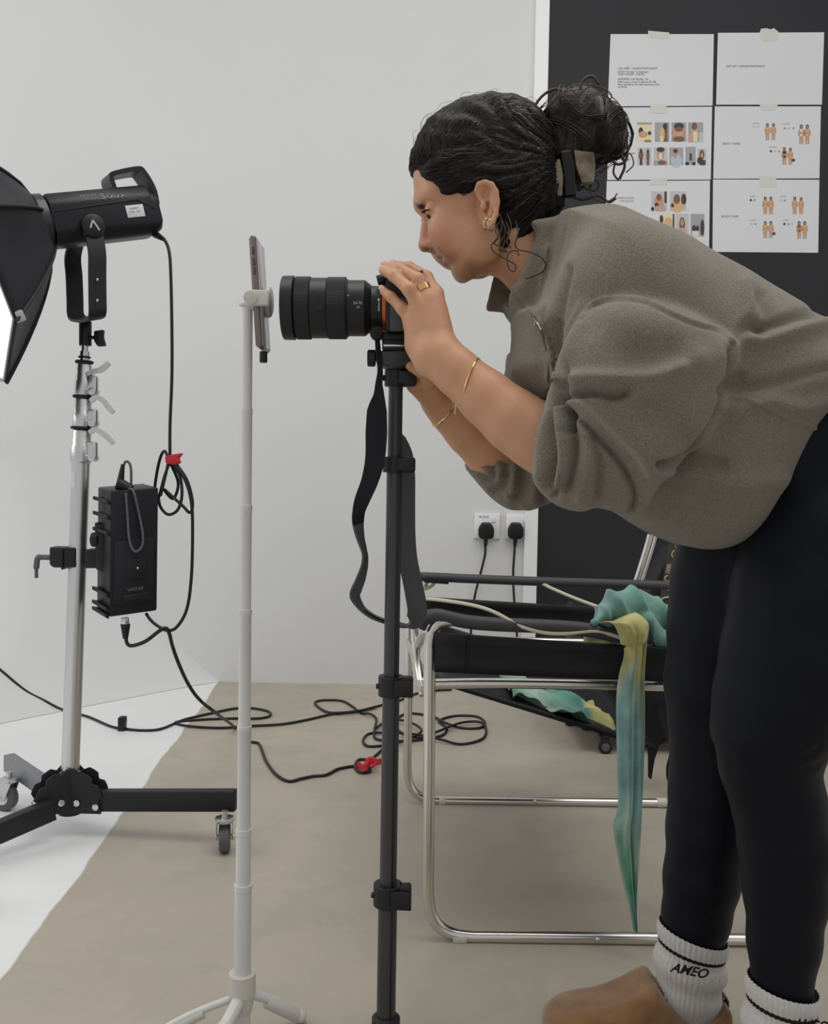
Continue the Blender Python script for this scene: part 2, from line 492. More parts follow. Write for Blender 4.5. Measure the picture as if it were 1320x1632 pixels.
wall_m = mat('white_wall_paint', (0.68, 0.685, 0.68), 0.75, noise=0.03, nscale=1.2, bump=.12, bscale=25)
cove_m = mat('white_cove_paint', (0.76, 0.765, 0.765), 0.7, noise=0.03, nscale=2)
bm = B(); box(bm, (0.6, WY+0.06, 1.5), (6.6, 0.12, 3.0))
tag(obj('wall_back', bm, wall_m, smooth=False), kind='structure')
xr = F(345, 1092).x
def cove_r(x): return 0.002+0.88*min(1, max(0, (xr-x)/2.0)*2.6)**1.1
def cove_h(x, y):
    R0 = cove_r(x)
    if x > xr or y <= WY-R0: return 0.0
    return R0-math.sqrt(max(0, R0*R0-(min(y, WY-.001)-(WY-R0))**2))
def G(px, py, lift=.005):
    """first point of the floor or cove met along the ray through a pixel"""
    Y = 1.0
    while Y < WY:
        p = P(px, py, Y)
        if p.z <= cove_h(p.x, Y)+lift: return p
        Y += .004
    return P(px, py, WY-.01)
# white photo cove: its foot starts flush at the paint edge and opens into a wide curve further left
bm = B(); rows = []
for i in range(25):
    t = i/24; x = xr-2.0*t; R0 = cove_r(x)
    rows.append([bm.verts.new((x, WY-R0+(R0+.001)*math.sin(a), R0+.0012-R0*math.cos(a))) for a in [j*PI/2/20 for j in range(21)]])
for i in range(24):
    for j in range(20): bm.faces.new((rows[i][j], rows[i+1][j], rows[i+1][j+1], rows[i][j+1]))
tag(obj('trim_1', bm, wall_m, sharp=0), 'curved white foot where the painted cove floor meets the wall', kind='structure')
# dark painted wall section with its white batten
dark_m = mat('charcoal_wall_paint', (0.0235, 0.0245, 0.028), 0.62, noise=0.12, nscale=2)
xl = P(876, 0, WY-.015).x; 
bm = B(); box(bm, ((xl+3.9)/2, WY-.0075, 1.5), (3.9-xl, .015, 3.0))
tag(obj('wall_right', bm, dark_m, smooth=False), kind='structure')
x0 = P(855, 0, WY-.03).x
bm = B(); box(bm, ((x0+xl)/2, WY-.015, 1.5), (xl-x0, .03, 3.0), bev=.003)
tag(obj('trim_2', bm, mat('batten_white', (0.84, 0.84, 0.825), 0.5), smooth=False), kind='structure')

# ------------------------------------------------------------------ printed sheets
PY = WY-.015
paper_m = mat('print_paper', (0.66, 0.665, 0.68), 0.8, noise=.02, nscale=5)
tape_m = mat('masking_tape', (0.62, 0.615, 0.56), 0.7, noise=.06, nscale=60)
ink_m = mat('print_ink', (0.16, 0.16, 0.17), 0.8)
greyink_m = mat('print_ink_grey', (0.33, 0.33, 0.34), 0.8)
def flat(bm, pts, mi, lift):
    t = [P(x, y, PY-.002-lift) for x, y in pts]
    f = bm.faces.new([bm.verts.new(p) for p in t]); f.material_index = mi
    return f
def rect(bm, x0, y0, x1, y1, mi, lift): flat(bm, [(x0, y0), (x1, y0), (x1, y1), (x0, y1)], mi, lift)
def blob(bm, cx, cy, rx, ry, mi, lift, n=14, rot=0):
    flat(bm, [(cx+rx*math.cos(a)*math.cos(rot)-ry*math.sin(a)*math.sin(rot), cy+rx*math.cos(a)*math.sin(rot)+ry*math.sin(a)*math.cos(rot)) for a in [2*PI*i/n for i in range(n)]], mi, lift)
inks = [mat('ink_'+k, v, .75) for k, v in dict(skin=(0.50, 0.29, 0.17), hair=(0.06, 0.045, 0.04), tan=(0.62, 0.40, 0.22), brown=(0.20, 0.10, 0.07),
        white=(0.66, 0.62, 0.55), cream=(0.70, 0.63, 0.38), grey=(0.34, 0.34, 0.35), blue=(0.42, 0.50, 0.60), black=(0.03, 0.03, 0.035), olive=(0.22, 0.22, 0.06), paper=(0.5, 0.49, 0.5), pink=(0.55, 0.33, 0.28)).items()]
IK = {k: i for i, k in enumerate(['skin', 'hair', 'tan', 'brown', 'white', 'cream', 'grey', 'blue', 'black', 'olive', 'paper', 'pink'])}
def figure(name, par, cx, y0, y1, wear='tan', bag=False):
    """small standing figure printed on a sheet"""
    bm = B(); h = y1-y0; w_ = h*.2
    flat(bm, [(cx-w_*.75, y0+h*.30), (cx-w_*.45, y0+h*.22), (cx+w_*.45, y0+h*.22), (cx+w_*.8, y0+h*.32), (cx+w_*.85, y0+h*.58), (cx+w_*.55, y0+h*.62),
              (cx+w_*.5, y1), (cx+w_*.08, y1), (cx, y0+h*.62), (cx-w_*.1, y1), (cx-w_*.5, y1), (cx-w_*.6, y0+h*.62), (cx-w_*.85, y0+h*.55)], IK['skin'], .0002)
    flat(bm, [(cx-w_*.45, y0+h*.24), (cx+w_*.45, y0+h*.24), (cx+w_*.4, y0+h*.4), (cx-w_*.4, y0+h*.4)], IK[wear], .0005)
    flat(bm, [(cx-w_*.45, y0+h*.5), (cx+w_*.45, y0+h*.5), (cx+w_*.2, y0+h*.63), (cx-w_*.2, y0+h*.63)], IK[wear], .0005)
    blob(bm, cx, y0+h*.12, w_*.42, h*.11, IK['hair'], .0006); blob(bm, cx, y0+h*.13, w_*.22, h*.06, IK['skin'], .0009)
    rect(bm, cx-w_*.55, y1-h*.03, cx-w_*.1, y1+h*.01, IK['grey'], .0007); rect(bm, cx+w_*.08, y1-h*.03, cx+w_*.55, y1+h*.01, IK['grey'], .0007)
    if bag: blob(bm, cx+w_*.9, y0+h*.75, w_*.5, h*.09, IK['hair'], .0008)
    return obj(name, bm, inks, par, smooth=False)
def sheet(c, label, tape):
    bm = B(); prism(bm, [P(x, y, PY-.0004) for x, y in c], (0, -.0016, 0))
    loc = P(*c[3], PY)
    e = thing('printed_sheet', label, 'paper sheet', loc, 'printed sheets taped to the dark wall')
    obj('paper', bm, paper_m, e, smooth=False)
    bm = B(); pts = [P(x, y, PY-.0022) for x, y in tape]
    prism(bm, pts, (0, -.0006, 0)); obj('tape_strip', bm, tape_m, e, smooth=False)
    return e
def caption(par, s, x, y, wpx, hpx=3.2, m=ink_m):
    o = P(x, y, PY-.0024); a = P(x+100, y, PY-.0024)-o; b = o-P(x, y+10, PY-.0024)
    return text('caption', s, o, a, b, hpx*1.35/395, m, par, depth=.0002, font_fit=wpx*WY/FPX)
s1 = sheet([(973.3, 54.7), (1137.8, 54.7), (1135.7, 168.6), (968.8, 169.8)], 'printed sheet with two paragraphs of small text, top of the left column', [(1033, 49), (1067, 52), (1066, 62), (1034, 60)])
for s, x, y, wp in (('CALL SHEET - LAUNCH PHOTOSHOOT', 985, 110.5, 62), ('DATE: Monday 12 February', 985, 116, 47), ('TIME: 9.00 AM - 5.00 PM', 985, 120, 41),
                    ('ADDRESS: Loft Studio, 13a', 985, 127.5, 47), ('Mill Lane, Unit 3, Block B, E8', 985, 132, 59), ('Ring the bell at the side entrance door', 985, 136, 65), ('on arrival', 985, 139.8, 14)):
    caption(s1, s, x, y, wp)
s2 = sheet([(1144.4, 52.7), (1313.6, 51.8), (1310, 167), (1141.5, 167)], 'printed sheet with one short centred line of text, top of the right column',
           [(1211, 52), (1213, 46), (1222, 45), (1228, 47), (1234, 45), (1241, 51), (1240, 64), (1216, 66)])
caption(s2, 'SHOT LIST - CAMPAIGN PHOTOSHOOT', 1158, 107, 60, m=ink_m)
s3 = sheet([(969.4, 171.8), (1135, 170.4), (1132.9, 286.4), (968, 287)], 'printed sheet with two rows of small colour photos, middle of the left column', [(1037, 166), (1062, 166), (1064, 181), (1036, 180)])
def photo(par, x0, y0, x1, y1, bgc, items):
    bm = B(); rect(bm, x0, y0, x1, y1, IK[bgc], .0002)
    W_, H_ = x1-x0, y1-y0
    for i, (kind, a, b, c, d, cl) in enumerate(items):
        L = .0005+.0003*i
        if kind == 'b': blob(bm, x0+a*W_, y0+b*H_, c*W_, d*H_, IK[cl], L)
        else: rect(bm, x0+a*W_, y0+b*H_, x0+c*W_, y0+d*H_, IK[cl], L)
    return obj('printed_photo', bm, inks, par, smooth=False)
person_items = lambda cx=.5, wear='white': [('b', cx, .62, .2, .38, 'skin'), ('r', cx-.15, .42, cx+.15, .7, wear), ('b', cx, .22, .2, .2, 'hair'), ('b', cx-.02, .24, .1, .12, 'skin')]
photo(s3, 1016, 195, 1039, 226, 'cream', [('b', .25, .45, .16, .2, 'hair'), ('b', .4, .62, .3, .16, 'skin'), ('b', .45, .62, .16, .09, 'pink'), ('b', .85, .55, .12, .1, 'hair'), ('r', .5, .9, .95, 1, 'olive'), ('r', 0, 0, 1, .08, 'grey')])
photo(s3, 1044, 195, 1067, 226, 'grey', [('r', .62, .05, .88, 1, 'brown'), ('b', .5, .62, .18, .38, 'tan'), ('r', .36, .7, .58, 1, 'cream'), ('b', .7, .2, .14, .16, 'hair')])
photo(s3, 1070.5, 195, 1094, 226, 'grey', [('b', .5, .55, .44, .45, 'skin'), ('b', .5, .2, .34, .18, 'hair'), ('b', .5, .35, .28, .12, 'brown'), ('b', .5, .62, .3, .12, 'pink'), ('b', .5, .85, .4, .13, 'brown')])
photo(s3, 1097, 195, 1121, 226, 'grey', [('r', .72, .5, 1, 1, 'paper'), ('b', .45, .6, .2, .42, 'tan'), ('r', .34, .5, .62, 1, 'cream'), ('b', .42, .2, .18, .2, 'brown'), ('r', 0, .6, .3, 1, 'pink')])
photo(s3, 1016, 235, 1038, 263, 'paper', [('b', .27, .45, .18, .25, 'brown'), ('b', .27, .2, .1, .13, 'hair'), ('r', .18, .6, .36, 1, 'hair'), ('b', .77, .5, .12, .3, 'brown'), ('b', .77, .22, .09, .12, 'hair'), ('r', .68, .7, .86, 1, 'brown')])
photo(s3, 1042, 235, 1064, 263, 'paper', [('b', .5, .4, .26, .36, 'skin'), ('b', .5, .12, .3, .14, 'hair'), ('b', .5, .5, .14, .2, 'white'), ('r', 0, .75, 1, 1, 'grey'), ('b', .6, .86, .3, .12, 'brown')])
photo(s3, 1067, 235, 1089, 263, 'grey', [('b', .5, .75, .42, .4, 'blue'), ('b', .42, .4, .16, .2, 'skin'), ('b', .45, .2, .16, .12, 'hair'), ('b', .3, .8, .16, .2, 'paper')])
photo(s3, 1093, 234, 1109, 263, 'grey', [('r', .4, .36, .62, .75, 'hair'), ('b', .15, .92, .2, .09, 'black'), ('b', .82, .92, .18, .09, 'black')])
photo(s3, 1112, 237, 1126, 263, 'paper', [('b', .5, .35, .3, .3, 'brown'), ('b', .5, .42, .14, .16, 'skin'), ('b', .3, .72, .35, .22, 'hair'), ('r', .3, .7, .9, 1, 'hair')])
caption(s3, 'MOOD', 1003, 246, 9); caption(s3, 'REF', 998, 256, 6)
s4 = sheet([(1139.5, 169.8), (1308.5, 169.8), (1306, 284.4), (1137, 285)], 'printed sheet with three pairs of small standing figures, middle of the right column', [(1211, 167), (1240, 167), (1237, 176), (1214, 176)])
caption(s4, 'BODY TAPES', 1152, 230.5, 27)
for cx, y0, y1, wr, bg_ in ((1223.5, 196, 223, 'tan', 0), (1233, 196, 223, 'tan', 0), (1277.5, 198, 229, 'white', 0), (1287, 198, 229, 'tan', 0), (1250.5, 234, 262, 'black', 0), (1260, 235, 262, 'tan', 1)):
    figure('printed_figure', s4, cx, y0, y1, wr, bg_)
def swatches(par, lst, r=1.9):
    for x, y, c in lst:
        bm = B(); blob(bm, x, y, r, r, IK[c], .0003); obj('colour_swatch', bm, inks, par, smooth=False)
swatches(s4, [(1201.5, 202, 'paper'), (1208, 202, 'paper'), (1251, 204.5, 'grey'), (1258, 204.5, 'paper'), (1265, 204.5, 'grey'), (1229, 241, 'black'), (1236, 241, 'paper'), (1242, 241, 'grey')])
for a in ((1199, 197.5, 11), (1248, 198.5, 11), (1226, 235.5, 12)): caption(s4, 'LOOK', *a, 2.2, greyink_m)
s5 = sheet([(967.3, 288.7), (1131.7, 287.9), (1130, 402), (963, 403)], 'printed sheet with photos partly hidden by the bent back, bottom of the left column', [(1037, 284), (1063, 284), (1064, 295), (1036, 295)])
photo(s5, 1038, 305, 1063, 336, 'paper', [('r', .85, 0, 1, .6, 'hair'), ('b', .5, .55, .3, .36, 'skin'), ('b', .5, .3, .16, .18, 'brown'), ('b', .35, .7, .12, .12, 'hair'), ('r', .3, .75, .9, 1, 'pink'), ('b', .1, .9, .1, .1, 'black')])
photo(s5, 1068, 305, 1094, 336, 'paper', [('b', .45, .75, .4, .35, 'tan'), ('b', .42, .4, .2, .25, 'brown'), ('b', .85, .4, .16, .28, 'hair'), ('b', .16, .72, .1, .1, 'hair')])
photo(s5, 1051, 341, 1075, 374, 'cream', [('b', .6, .45, .3, .3, 'tan'), ('b', .15, .25, .12, .2, 'hair'), ('r', .9, 0, 1, 1, 'hair')])
photo(s5, 1077, 341, 1098, 374, 'paper', [('b', .5, .5, .22, .35, 'brown'), ('b', .5, .42, .12, .16, 'skin'), ('b', .5, .85, .3, .2, 'pink')])
photo(s5, 1101, 341, 1123, 377, 'grey', [('b', .25, .65, .16, .16, 'hair'), ('b', .5, .65, .12, .14, 'hair'), ('b', .85, .6, .14, .36, 'hair'), ('r', .1, .75, .6, 1, 'white')])
caption(s5, 'REFERENCE IMAGES', 984, 317, 26, m=greyink_m); caption(s5, 'FOR LIGHTING', 988, 322, 22, m=greyink_m)
s6 = sheet([(1136.6, 286.2), (1306, 286.6), (1304, 403), (1135.7, 401.6)], 'printed sheet with four pairs of small standing figures, bottom of the right column', [(1210, 281), (1237, 281), (1238, 298), (1212, 298)])
caption(s6, 'BODY TAPE', 1150, 346.5, 26)
for cx, y0, y1, wr, bg_ in ((1220, 313, 341, 'tan', 0), (1229, 313, 341, 'tan', 0), (1267, 313, 341, 'tan', 0), (1277, 314, 341, 'tan', 0), (1220, 352, 379, 'tan', 0), (1229, 352, 379, 'tan', 1), (1274, 352, 380, 'brown', 0), (1283, 352, 380, 'tan', 0)):
    figure('printed_figure', s6, cx, y0, y1, wr, bg_)
swatches(s6, [(1197, 319, 'black'), (1203, 319, 'grey'), (1245, 319.5, 'paper'), (1251, 319.5, 'grey'), (1198, 357, 'paper'), (1204, 357, 'grey'), (1250.5, 357, 'black'), (1257, 357, 'grey'), (1263, 357, 'paper')])
for a in ((1195, 314, 8), (1243, 314, 10), (1196, 352, 9), (1248, 352, 9)): caption(s6, 'LOOK', *a, 2.2, greyink_m)

# ------------------------------------------------------------------ sockets and plugs
plastic_w = mat('white_plastic', (0.80, 0.80, 0.80), 0.35)
plug_m = mat('black_plug_plastic', (0.016, 0.016, 0.018), 0.35)
def socket(x0, y0, x1, y1, label, writing):
    c = P((x0+x1)/2, (y0+y1)/2, WY); wd = (x1-x0)*WY/FPX; ht = (y1-y0)*WY/FPX
    e = thing('wall_socket', label, 'socket', P((x0+x1)/2, y1, WY), 'wall sockets left of the dark wall')
    bm = B(); box(bm, (c.x, WY-.006, c.z), (wd, .012, ht), bev=.003); obj('face_plate', bm, plastic_w, e)
    bm = B(); box(bm, (c.x+wd*.25, WY-.0135, c.z+ht*.26), (.014, .006, .022), bev=.0015); obj('switch', bm, plastic_w, e)
    if writing: text('marking', 'MK ELITE', (c.x-wd*.34, WY-.0125, c.z+ht*.32), (1, 0, 0), (0, 0, 1), .012, ink_m, e, depth=.0002, font_fit=.038)
    return e
socket(756, 818, 796.5, 858, 'white wall socket with small lettering, left of the two', True)
socket(806, 819, 845, 858, 'white wall socket next to the white batten, right of the two', False)
def plug(px, py, cable, label):
    o = P(px, py, WY-.03)
    e = thing('mains_plug', label, 'plug', o, 'black plugs in the wall sockets')
    bm = B()
    pts = [(-.030, -.024), (-.030, .008), (-.017, .030), (.017, .030), (.030, .008), (.030, -.024), (.02, -.034), (-.02, -.034)]
    prism(bm, [(o.x+a, WY-.016, o.z+b) for a, b in pts], (0, -.030, 0), bev=.007, segs=3)
    obj('plug_body', bm, plug_m, e)
    bm = B(); cyl(bm, (o.x, WY-.03, o.z-.03), (o.x-.002, WY-.03, o.z-.062), .0095, .006, 12)
    obj('strain_relief', bm, plug_m, e)
    bm = B(); tube(bm, smoothpts([(o.x-.002, WY-.03, o.z-.055)]+[P(a, b, y) for a, b, y in cable], 6), .0046, 8)
    obj('flex', bm, plug_m, e)
plug(775, 845, [(773, 885, WY-.03), (765, 918, WY-.035), (757, 950, WY-.05), (752, 990, WY-.06), (750, 1040, WY-.08), (753, 1085, WY-.12), (760, 1098, WY-.2)], 'black plug in the socket with lettering, its cable bending left')
plug(822, 845, [(820, 880, WY-.03), (818, 918, WY-.03), (820, 960, WY-.04), (824, 1010, WY-.06), (824, 1060, WY-.09), (822, 1092, WY-.15)], 'black plug in the socket beside the batten, cable hanging straight')
# ================================================================== LIGHT STAND, LAMP, SOFTBOX
steel = mat('polished_steel', (0.66, 0.66, 0.65), 0.16, metal=1.0)
cast = mat('cast_alloy', (0.62, 0.62, 0.61), 0.3, metal=1.0, bump=.2, bscale=200)
satin = mat('satin_aluminium', (0.66, 0.66, 0.65), 0.33, metal=1.0)
blk = mat('black_plastic', (0.017, 0.017, 0.019), 0.42)
blk_sat = mat('black_powder_coat', (0.022, 0.022, 0.026), 0.5, bump=.1, bscale=400)
rub = mat('black_rubber', (0.02, 0.02, 0.02), 0.7)
greyrub = mat('grey_rubber', (0.10, 0.10, 0.105), 0.6)
cable_m = mat('cable_black', (0.018, 0.018, 0.019), 0.45)
red_m = mat('red_tie', (0.55, 0.015, 0.03), 0.7)
sticker_m = mat('white_sticker', (0.62, 0.63, 0.64), 0.6)
SB = P(112, 1230, 2.1); SX, SY = SB.x, SB.y
def sz(py, px=125, Y=2.1): return P(px, py, Y).z
ST = P(135, 560, 2.1); kL = (ST.x-SX)/(ST.z-SB.z); CA = Vector((kL, 0, 1)).normalized()
def cp(z, dx=0, dy=0): return Vector((SX+kL*(z-SB.z)+dx, SY+dy, z))
stand = thing('light_stand', 'chrome rolling light stand with black folding legs, holding the studio lamp', 'light stand', (SX, SY, 0))
bm = B(); cyl(bm, cp(.10), cp(sz(735)), .0198, seg=32); obj('column', bm, satin, stand)
bm = B(); cyl(bm, cp(sz(733)), cp(sz(560)), .0105, seg=24); cyl(bm, cp(sz(580)), cp(sz(545)), .0075, seg=20); obj('upper_tube', bm, steel, stand)
def collar(y0, y1, r, lev, zflip):
    bm = B(); z0, z1 = sz(y1), sz(y0)
    lathe(bm, cp(z0), CA, [(0, r*.85), (.004, r), ((z1-z0)*.45, r), ((z1-z0)*.5, r*.9), ((z1-z0)*.9, r*.86), (z1-z0, r*.7)], 28)
    box(bm, cp(z0+(z1-z0)*.35, r+.004, -.006), (.022, .018, (z1-z0)*.55), bev=.005)
    cyl(bm, cp(z0+.012, r+.006, -.02), cp(z0+.012, r+.006, .01), .0085, seg=16, bev=.001)
    o = obj('collar', bm, cast, stand)
    bm = B(); lathe(bm, cp(z1-.002), CA, [(0, r*.95), (.002, r*1.06), (.005, r*1.06), (.007, r*.9)], 28); obj('rubber_ring', bm, rub, o)
    bm = B(); pts = [P(a, b, SY-.012) for a, b in lev]
    n = len(pts); ribbon(bm, smoothpts(pts, 4), (0, 1, 0), [ (.010+.006*math.sin(i/(4*(n-1))*PI)) for i in range(4*(n-1)+1)], .010)
    obj('lever', bm, cast, o)
collar(683, 738, .0235, [(143, 690), (152, 684), (163, 690), (172, 698), (181, 707)], 1)
collar(633, 683, .0215, [(145, 640), (153, 633), (164, 638), (172, 648), (181, 658)], 1)
collar(578, 633, .0190, [(140, 596), (150, 592), (160, 590), (168, 584), (174, 578)], 1)
bm = B()
for y in (571, 578): lathe(bm, cp(sz(y)), CA, [(0, .011), (.001, .0135), (.004, .0135), (.005, .011)], 24)
obj('rubber_ring', bm, rub, stand)
bm = B(); c = P(121, 765, SY-.0195); 
for i in range(1):
    vs = []
    for j in range(-5, 6):
        a = j/5*1.0
        vs.append((a, ))
    g = [[bm.verts.new(cp(c.z+t*.020*math.sqrt(max(0, 1-a*a*.96)), -.0202*math.sin(.55+a*.42), -.0202*math.cos(.55+a*.42))) for t in (-1, 0, 1)] for a in [k/6 for k in range(-6, 7)]]
    for k in range(12):
        for t in range(2): bm.faces.new((g[k][t], g[k+1][t], g[k+1][t+1], g[k][t+1]))
obj('maker_sticker', bm, sticker_m, stand)
# legs
def caster(parent, px, py, yaw, r=.033, brake=False):
    g = F(px, py); ax = Vector((math.cos(yaw), math.sin(yaw), 0)); c = Vector((g.x, g.y, r))
    bm = B(); fwd = Vector((-ax.y, ax.x, 0))
    for s in (-1, 1):
        prism(bm, [c+ax*s*.016+fwd*.012+Vector((0, 0, -.004)), c+ax*s*.016-fwd*.012+Vector((0, 0, -.004)), c+ax*s*.016-fwd*.030+Vector((0, 0, .040)), c+ax*s*.016+fwd*.010+Vector((0, 0, .044))], ax*.0025*s, bev=.0008)
    cyl(bm, c-ax*.02, c+ax*.02, .006, seg=14)
    cyl(bm, c-fwd*.012+Vector((0, 0, .038)), c-fwd*.012+Vector((0, 0, .047)), .019, .021, 24, bev=.001)
    cyl(bm, c-fwd*.012+Vector((0, 0, .045)), c-fwd*.012+Vector((0, 0, .062)), .007, seg=16)
    e = obj('caster_fork', bm, cast, parent)
    bm = B(); lathe(bm, c-ax*.0125, ax, [(0, r*.55), (.001, r*.9), (.005, r), (.020, r), (.024, r*.9), (.025, r*.55)], 32); obj('wheel', bm, greyrub, e)
    bm = B(); lathe(bm, c-ax*.0132, ax, [(0, r*.2), (.0005, r*.5), (.0255, r*.5), (.026, r*.2)], 24); obj('wheel_hub', bm, plastic_w, e)
    if brake:
        bm = B(); prism(bm, [c-fwd*.02+Vector((0, 0, .03)), c+fwd*.0+Vector((0, 0, .036)), c+fwd*.040+Vector((0, 0, .018)), c+fwd*.043+Vector((0, 0, .010)), c+fwd*.01+Vector((0, 0, .026))], ax*.014, bev=.001); obj('brake_pedal', bm, cast, e)
legm = blk_sat
legsteel = mat('grey_leg_alloy', (0.26, 0.265, 0.28), 0.45, metal=.6)
def leg(a, b, m_, h=.046, w_=.028, up=None):
    bm = B(); beam(bm, a, b, w_, h, bev=.003); return obj('leg', bm, m_, stand)
lr = leg(P(152, 1275, 2.09), P(376, 1275, 2.055), legm)
ln = leg(P(84, 1289, 2.045), P(-75, 1357, 1.90), legm)
lb = leg(P(92, 1268, 2.12), P(14, 1214, 2.33), legsteel, h=.042)
caster(lr, 358, 1357, math.radians(10)); caster(lb, 8, 1291, math.radians(75), brake=True); caster(ln, -60, 1448, .3)
# hub brackets: notched half discs on each leg root
def bracket(c, dirx, r, name):
    bm = B(); d = Vector(dirx).normalized(); n = Vector((-d.y, d.x, 0))
    for s in (-1, 1):
        pts = []
        for i in range(13):
            a = PI*.02+PI*.62*i/12; rr = r*(1.0 if i % 4 else .88)
            pts.append(Vector(c)+d*rr*math.cos(a)+Vector((0, 0, 1))*rr*math.sin(a)+n*s*.018)
        pts += [Vector(c)-d*r*.25+Vector((0, 0, -.026))+n*s*.018, Vector(c)+d*r*.95+Vector((0, 0, -.026))+n*s*.018]
        prism(bm, pts, n*s*.004, bev=.0008)
    o = obj('hinge_bracket', bm, legm, stand)
    bm = B()
    for q in ((.015, 0), (.058, -.008)):
        p0 = Vector(c)+d*q[0]+Vector((0, 0, q[1])); cyl(bm, p0-n*.030, p0+n*.030, .0075, seg=16, bev=.001)
    obj('bolt', bm, steel, o)
hz = P(130, 1272, 2.1).z
bracket((SX+.012, SY-.004, hz), (1, -.04, 0), .072, '')
bracket((SX-.008, SY-.012, hz+.004), (-.82, -.58, -.0), .070, '')
bracket((SX-.014, SY+.014, hz+.004), (-.75, .62, 0), .060, '')
bm = B(); cyl(bm, (SX, SY, hz-.035), (SX, SY, hz+.062), .027, seg=28, bev=.003); obj('hub_core', bm, legm, stand)
bm = B(); cyl(bm, (SX, SY, hz+.050), (SX, SY, hz+.063), .024, .0215, seg=28, bev=.001); obj('base_collar', bm, satin, stand)

# ---- studio lamp
lamp = thing('studio_light', 'black barrel studio lamp tilted on the chrome stand, with a round side knob', 'studio light', P(137, 548, 2.1))
N0 = P(62, 356, 2.02); N1 = P(246, 337, 2.16); ax_ = (N1-N0).normalized(); Lb = (N1-N0).length
xr_, yr_, zr_ = ax_, None, None
sidev = Vector((ax_.y, -ax_.x, 0)).normalized(); upv = sidev.cross(ax_).normalized()
if upv.z < 0: upv = -upv
bodym = mat('lamp_body_black', (0.016, 0.016, 0.021), 0.38)
def lampbox(t0, t1, h0, h1, w0, w1, name, m_, par, bev=.008, zo=0):
    bm = B(); ring = []
    prof = lambda h, w_: [(-w_*.62, h), (w_*.62, h), (w_, h*.55), (w_, -h*.6), (w_*.6, -h), (-w_*.6, -h), (-w_, -h*.6), (-w_, h*.55)]
    A = [bm.verts.new(N0+ax_*t0*Lb+sidev*a+upv*(b+zo)) for a, b in prof(h0, w0)]; Bv = [bm.verts.new(N0+ax_*t1*Lb+sidev*a+upv*(b+zo)) for a, b in prof(h1, w1)]
    for i in range(8): bm.faces.new((A[i], A[(i+1) % 8], Bv[(i+1) % 8], Bv[i]))
    bm.faces.new(A[::-1]); bm.faces.new(Bv)
    bmesh.ops.bevel(bm, geom=list(bm.edges), offset=bev, segments=2, affect='EDGES', profile=.5)
    return obj(name, bm, m_, par)
body = lampbox(.06, .93, .0545, .0545, .050, .052, 'lamp_body', bodym, lamp)
lampbox(.90, 1.0, .052, .040, .050, .044, 'rear_panel', bodym, lamp, .006, -.004)
bm = B(); lathe(bm, N0-ax_*.028, ax_, [(0, .050), (.004, .0585), (.014, .060), (.018, .056), (.022, .0605), (.040, .060), (.044, .052)], 40); obj('mount_ring', bm, mat('dark_grey_metal', (0.055, 0.055, 0.06), .32, metal=.6), lamp)
bm = B()  # raised rim along the top vents and three screws
for t in (.12, .14, .16): pass
beam(bm, N0+ax_*.10*Lb+sidev*.049+upv*.012, N0+ax_*.80*Lb+sidev*.052+upv*.020, .004, .004, .001)
beam(bm, N0+ax_*.80*Lb+sidev*.052+upv*.020, N0+ax_*.93*Lb+sidev*.050-upv*.002, .004, .004, .001)
obj('side_rib', bm, blk, body)
bm = B()
hp = [N0+ax_*(.66*Lb)+upv*.050, N0+ax_*(.655*Lb)+upv*.075, N0+ax_*(.69*Lb)+upv*.083, N0+ax_*(.90*Lb)+upv*.089, N0+ax_*(.95*Lb)+upv*.081, N0+ax_*(1.0*Lb)+upv*.045, N0+ax_*(1.0*Lb)+upv*.01]
ribbon(bm, smoothpts(hp, 5), sidev, .062, .010); obj('carry_handle', bm, bodym, lamp)
kc = P(153, 357, 2.0); kc = N0+ax_*((kc-N0).dot(ax_))+upv*((kc-N0).dot(upv))
bm = B(); lathe(bm, kc+sidev*.048, sidev, [(0, .024), (.018, .0255), (.024, .0245), (.026, .021)], 36); kb = obj('side_knob', bm, blk, lamp)
bm = B(); o_ = kc+sidev*.0744
for s, l_ in ((1, 1.0), (-1, .8)):
    a = o_+upv*.011; b_ = o_+ax_*s*.009-upv*(.011 if s > 0 else .004)
    beam(bm, a, b_, .0035, .0012, 0, up=sidev)
obj('chevron_logo', bm, mat('light_grey_print', (.45, .45, .46), .5), kb, smooth=False)
lit = mat('light_grey_print', (.45, .45, .46), .5); dim = mat('dim_grey_print', (.16, .16, .17), .5)
tl = Vector(N0+ax_*(.335*Lb)+sidev*.0455+upv*.0335); tdir = (upv-sidev*.72).normalized()
text('lettering', 'LIGHT', tl+tdir*.004+sidev*.002, ax_, tdir, .0085, dim, lamp, font_fit=.036)
text('lettering', 'STORM', tl-tdir*.007+sidev*.002, ax_, tdir, .0085, dim, lamp, font_fit=.036)
text('lettering', '300x', tl-tdir*.008+ax_*.040+sidev*.002, ax_, tdir, .024, dim, lamp, font_fit=.056)
bm = B(); c = N0+ax_*(.755*Lb)+sidev*.0525-upv*.004; box(bm, c, (.040, .026, .0012), axes(ax_, z=sidev), .0004); st = obj('white_label', bm, sticker_m, lamp)
for dz_, s_ in ((.0045, 'ASSET'), (-.0025, 'No. 04')): text('lettering', s_, c+sidev*.0008-ax_*.012+upv*dz_, ax_, upv, .005, greyink_m, st, font_fit=.022)
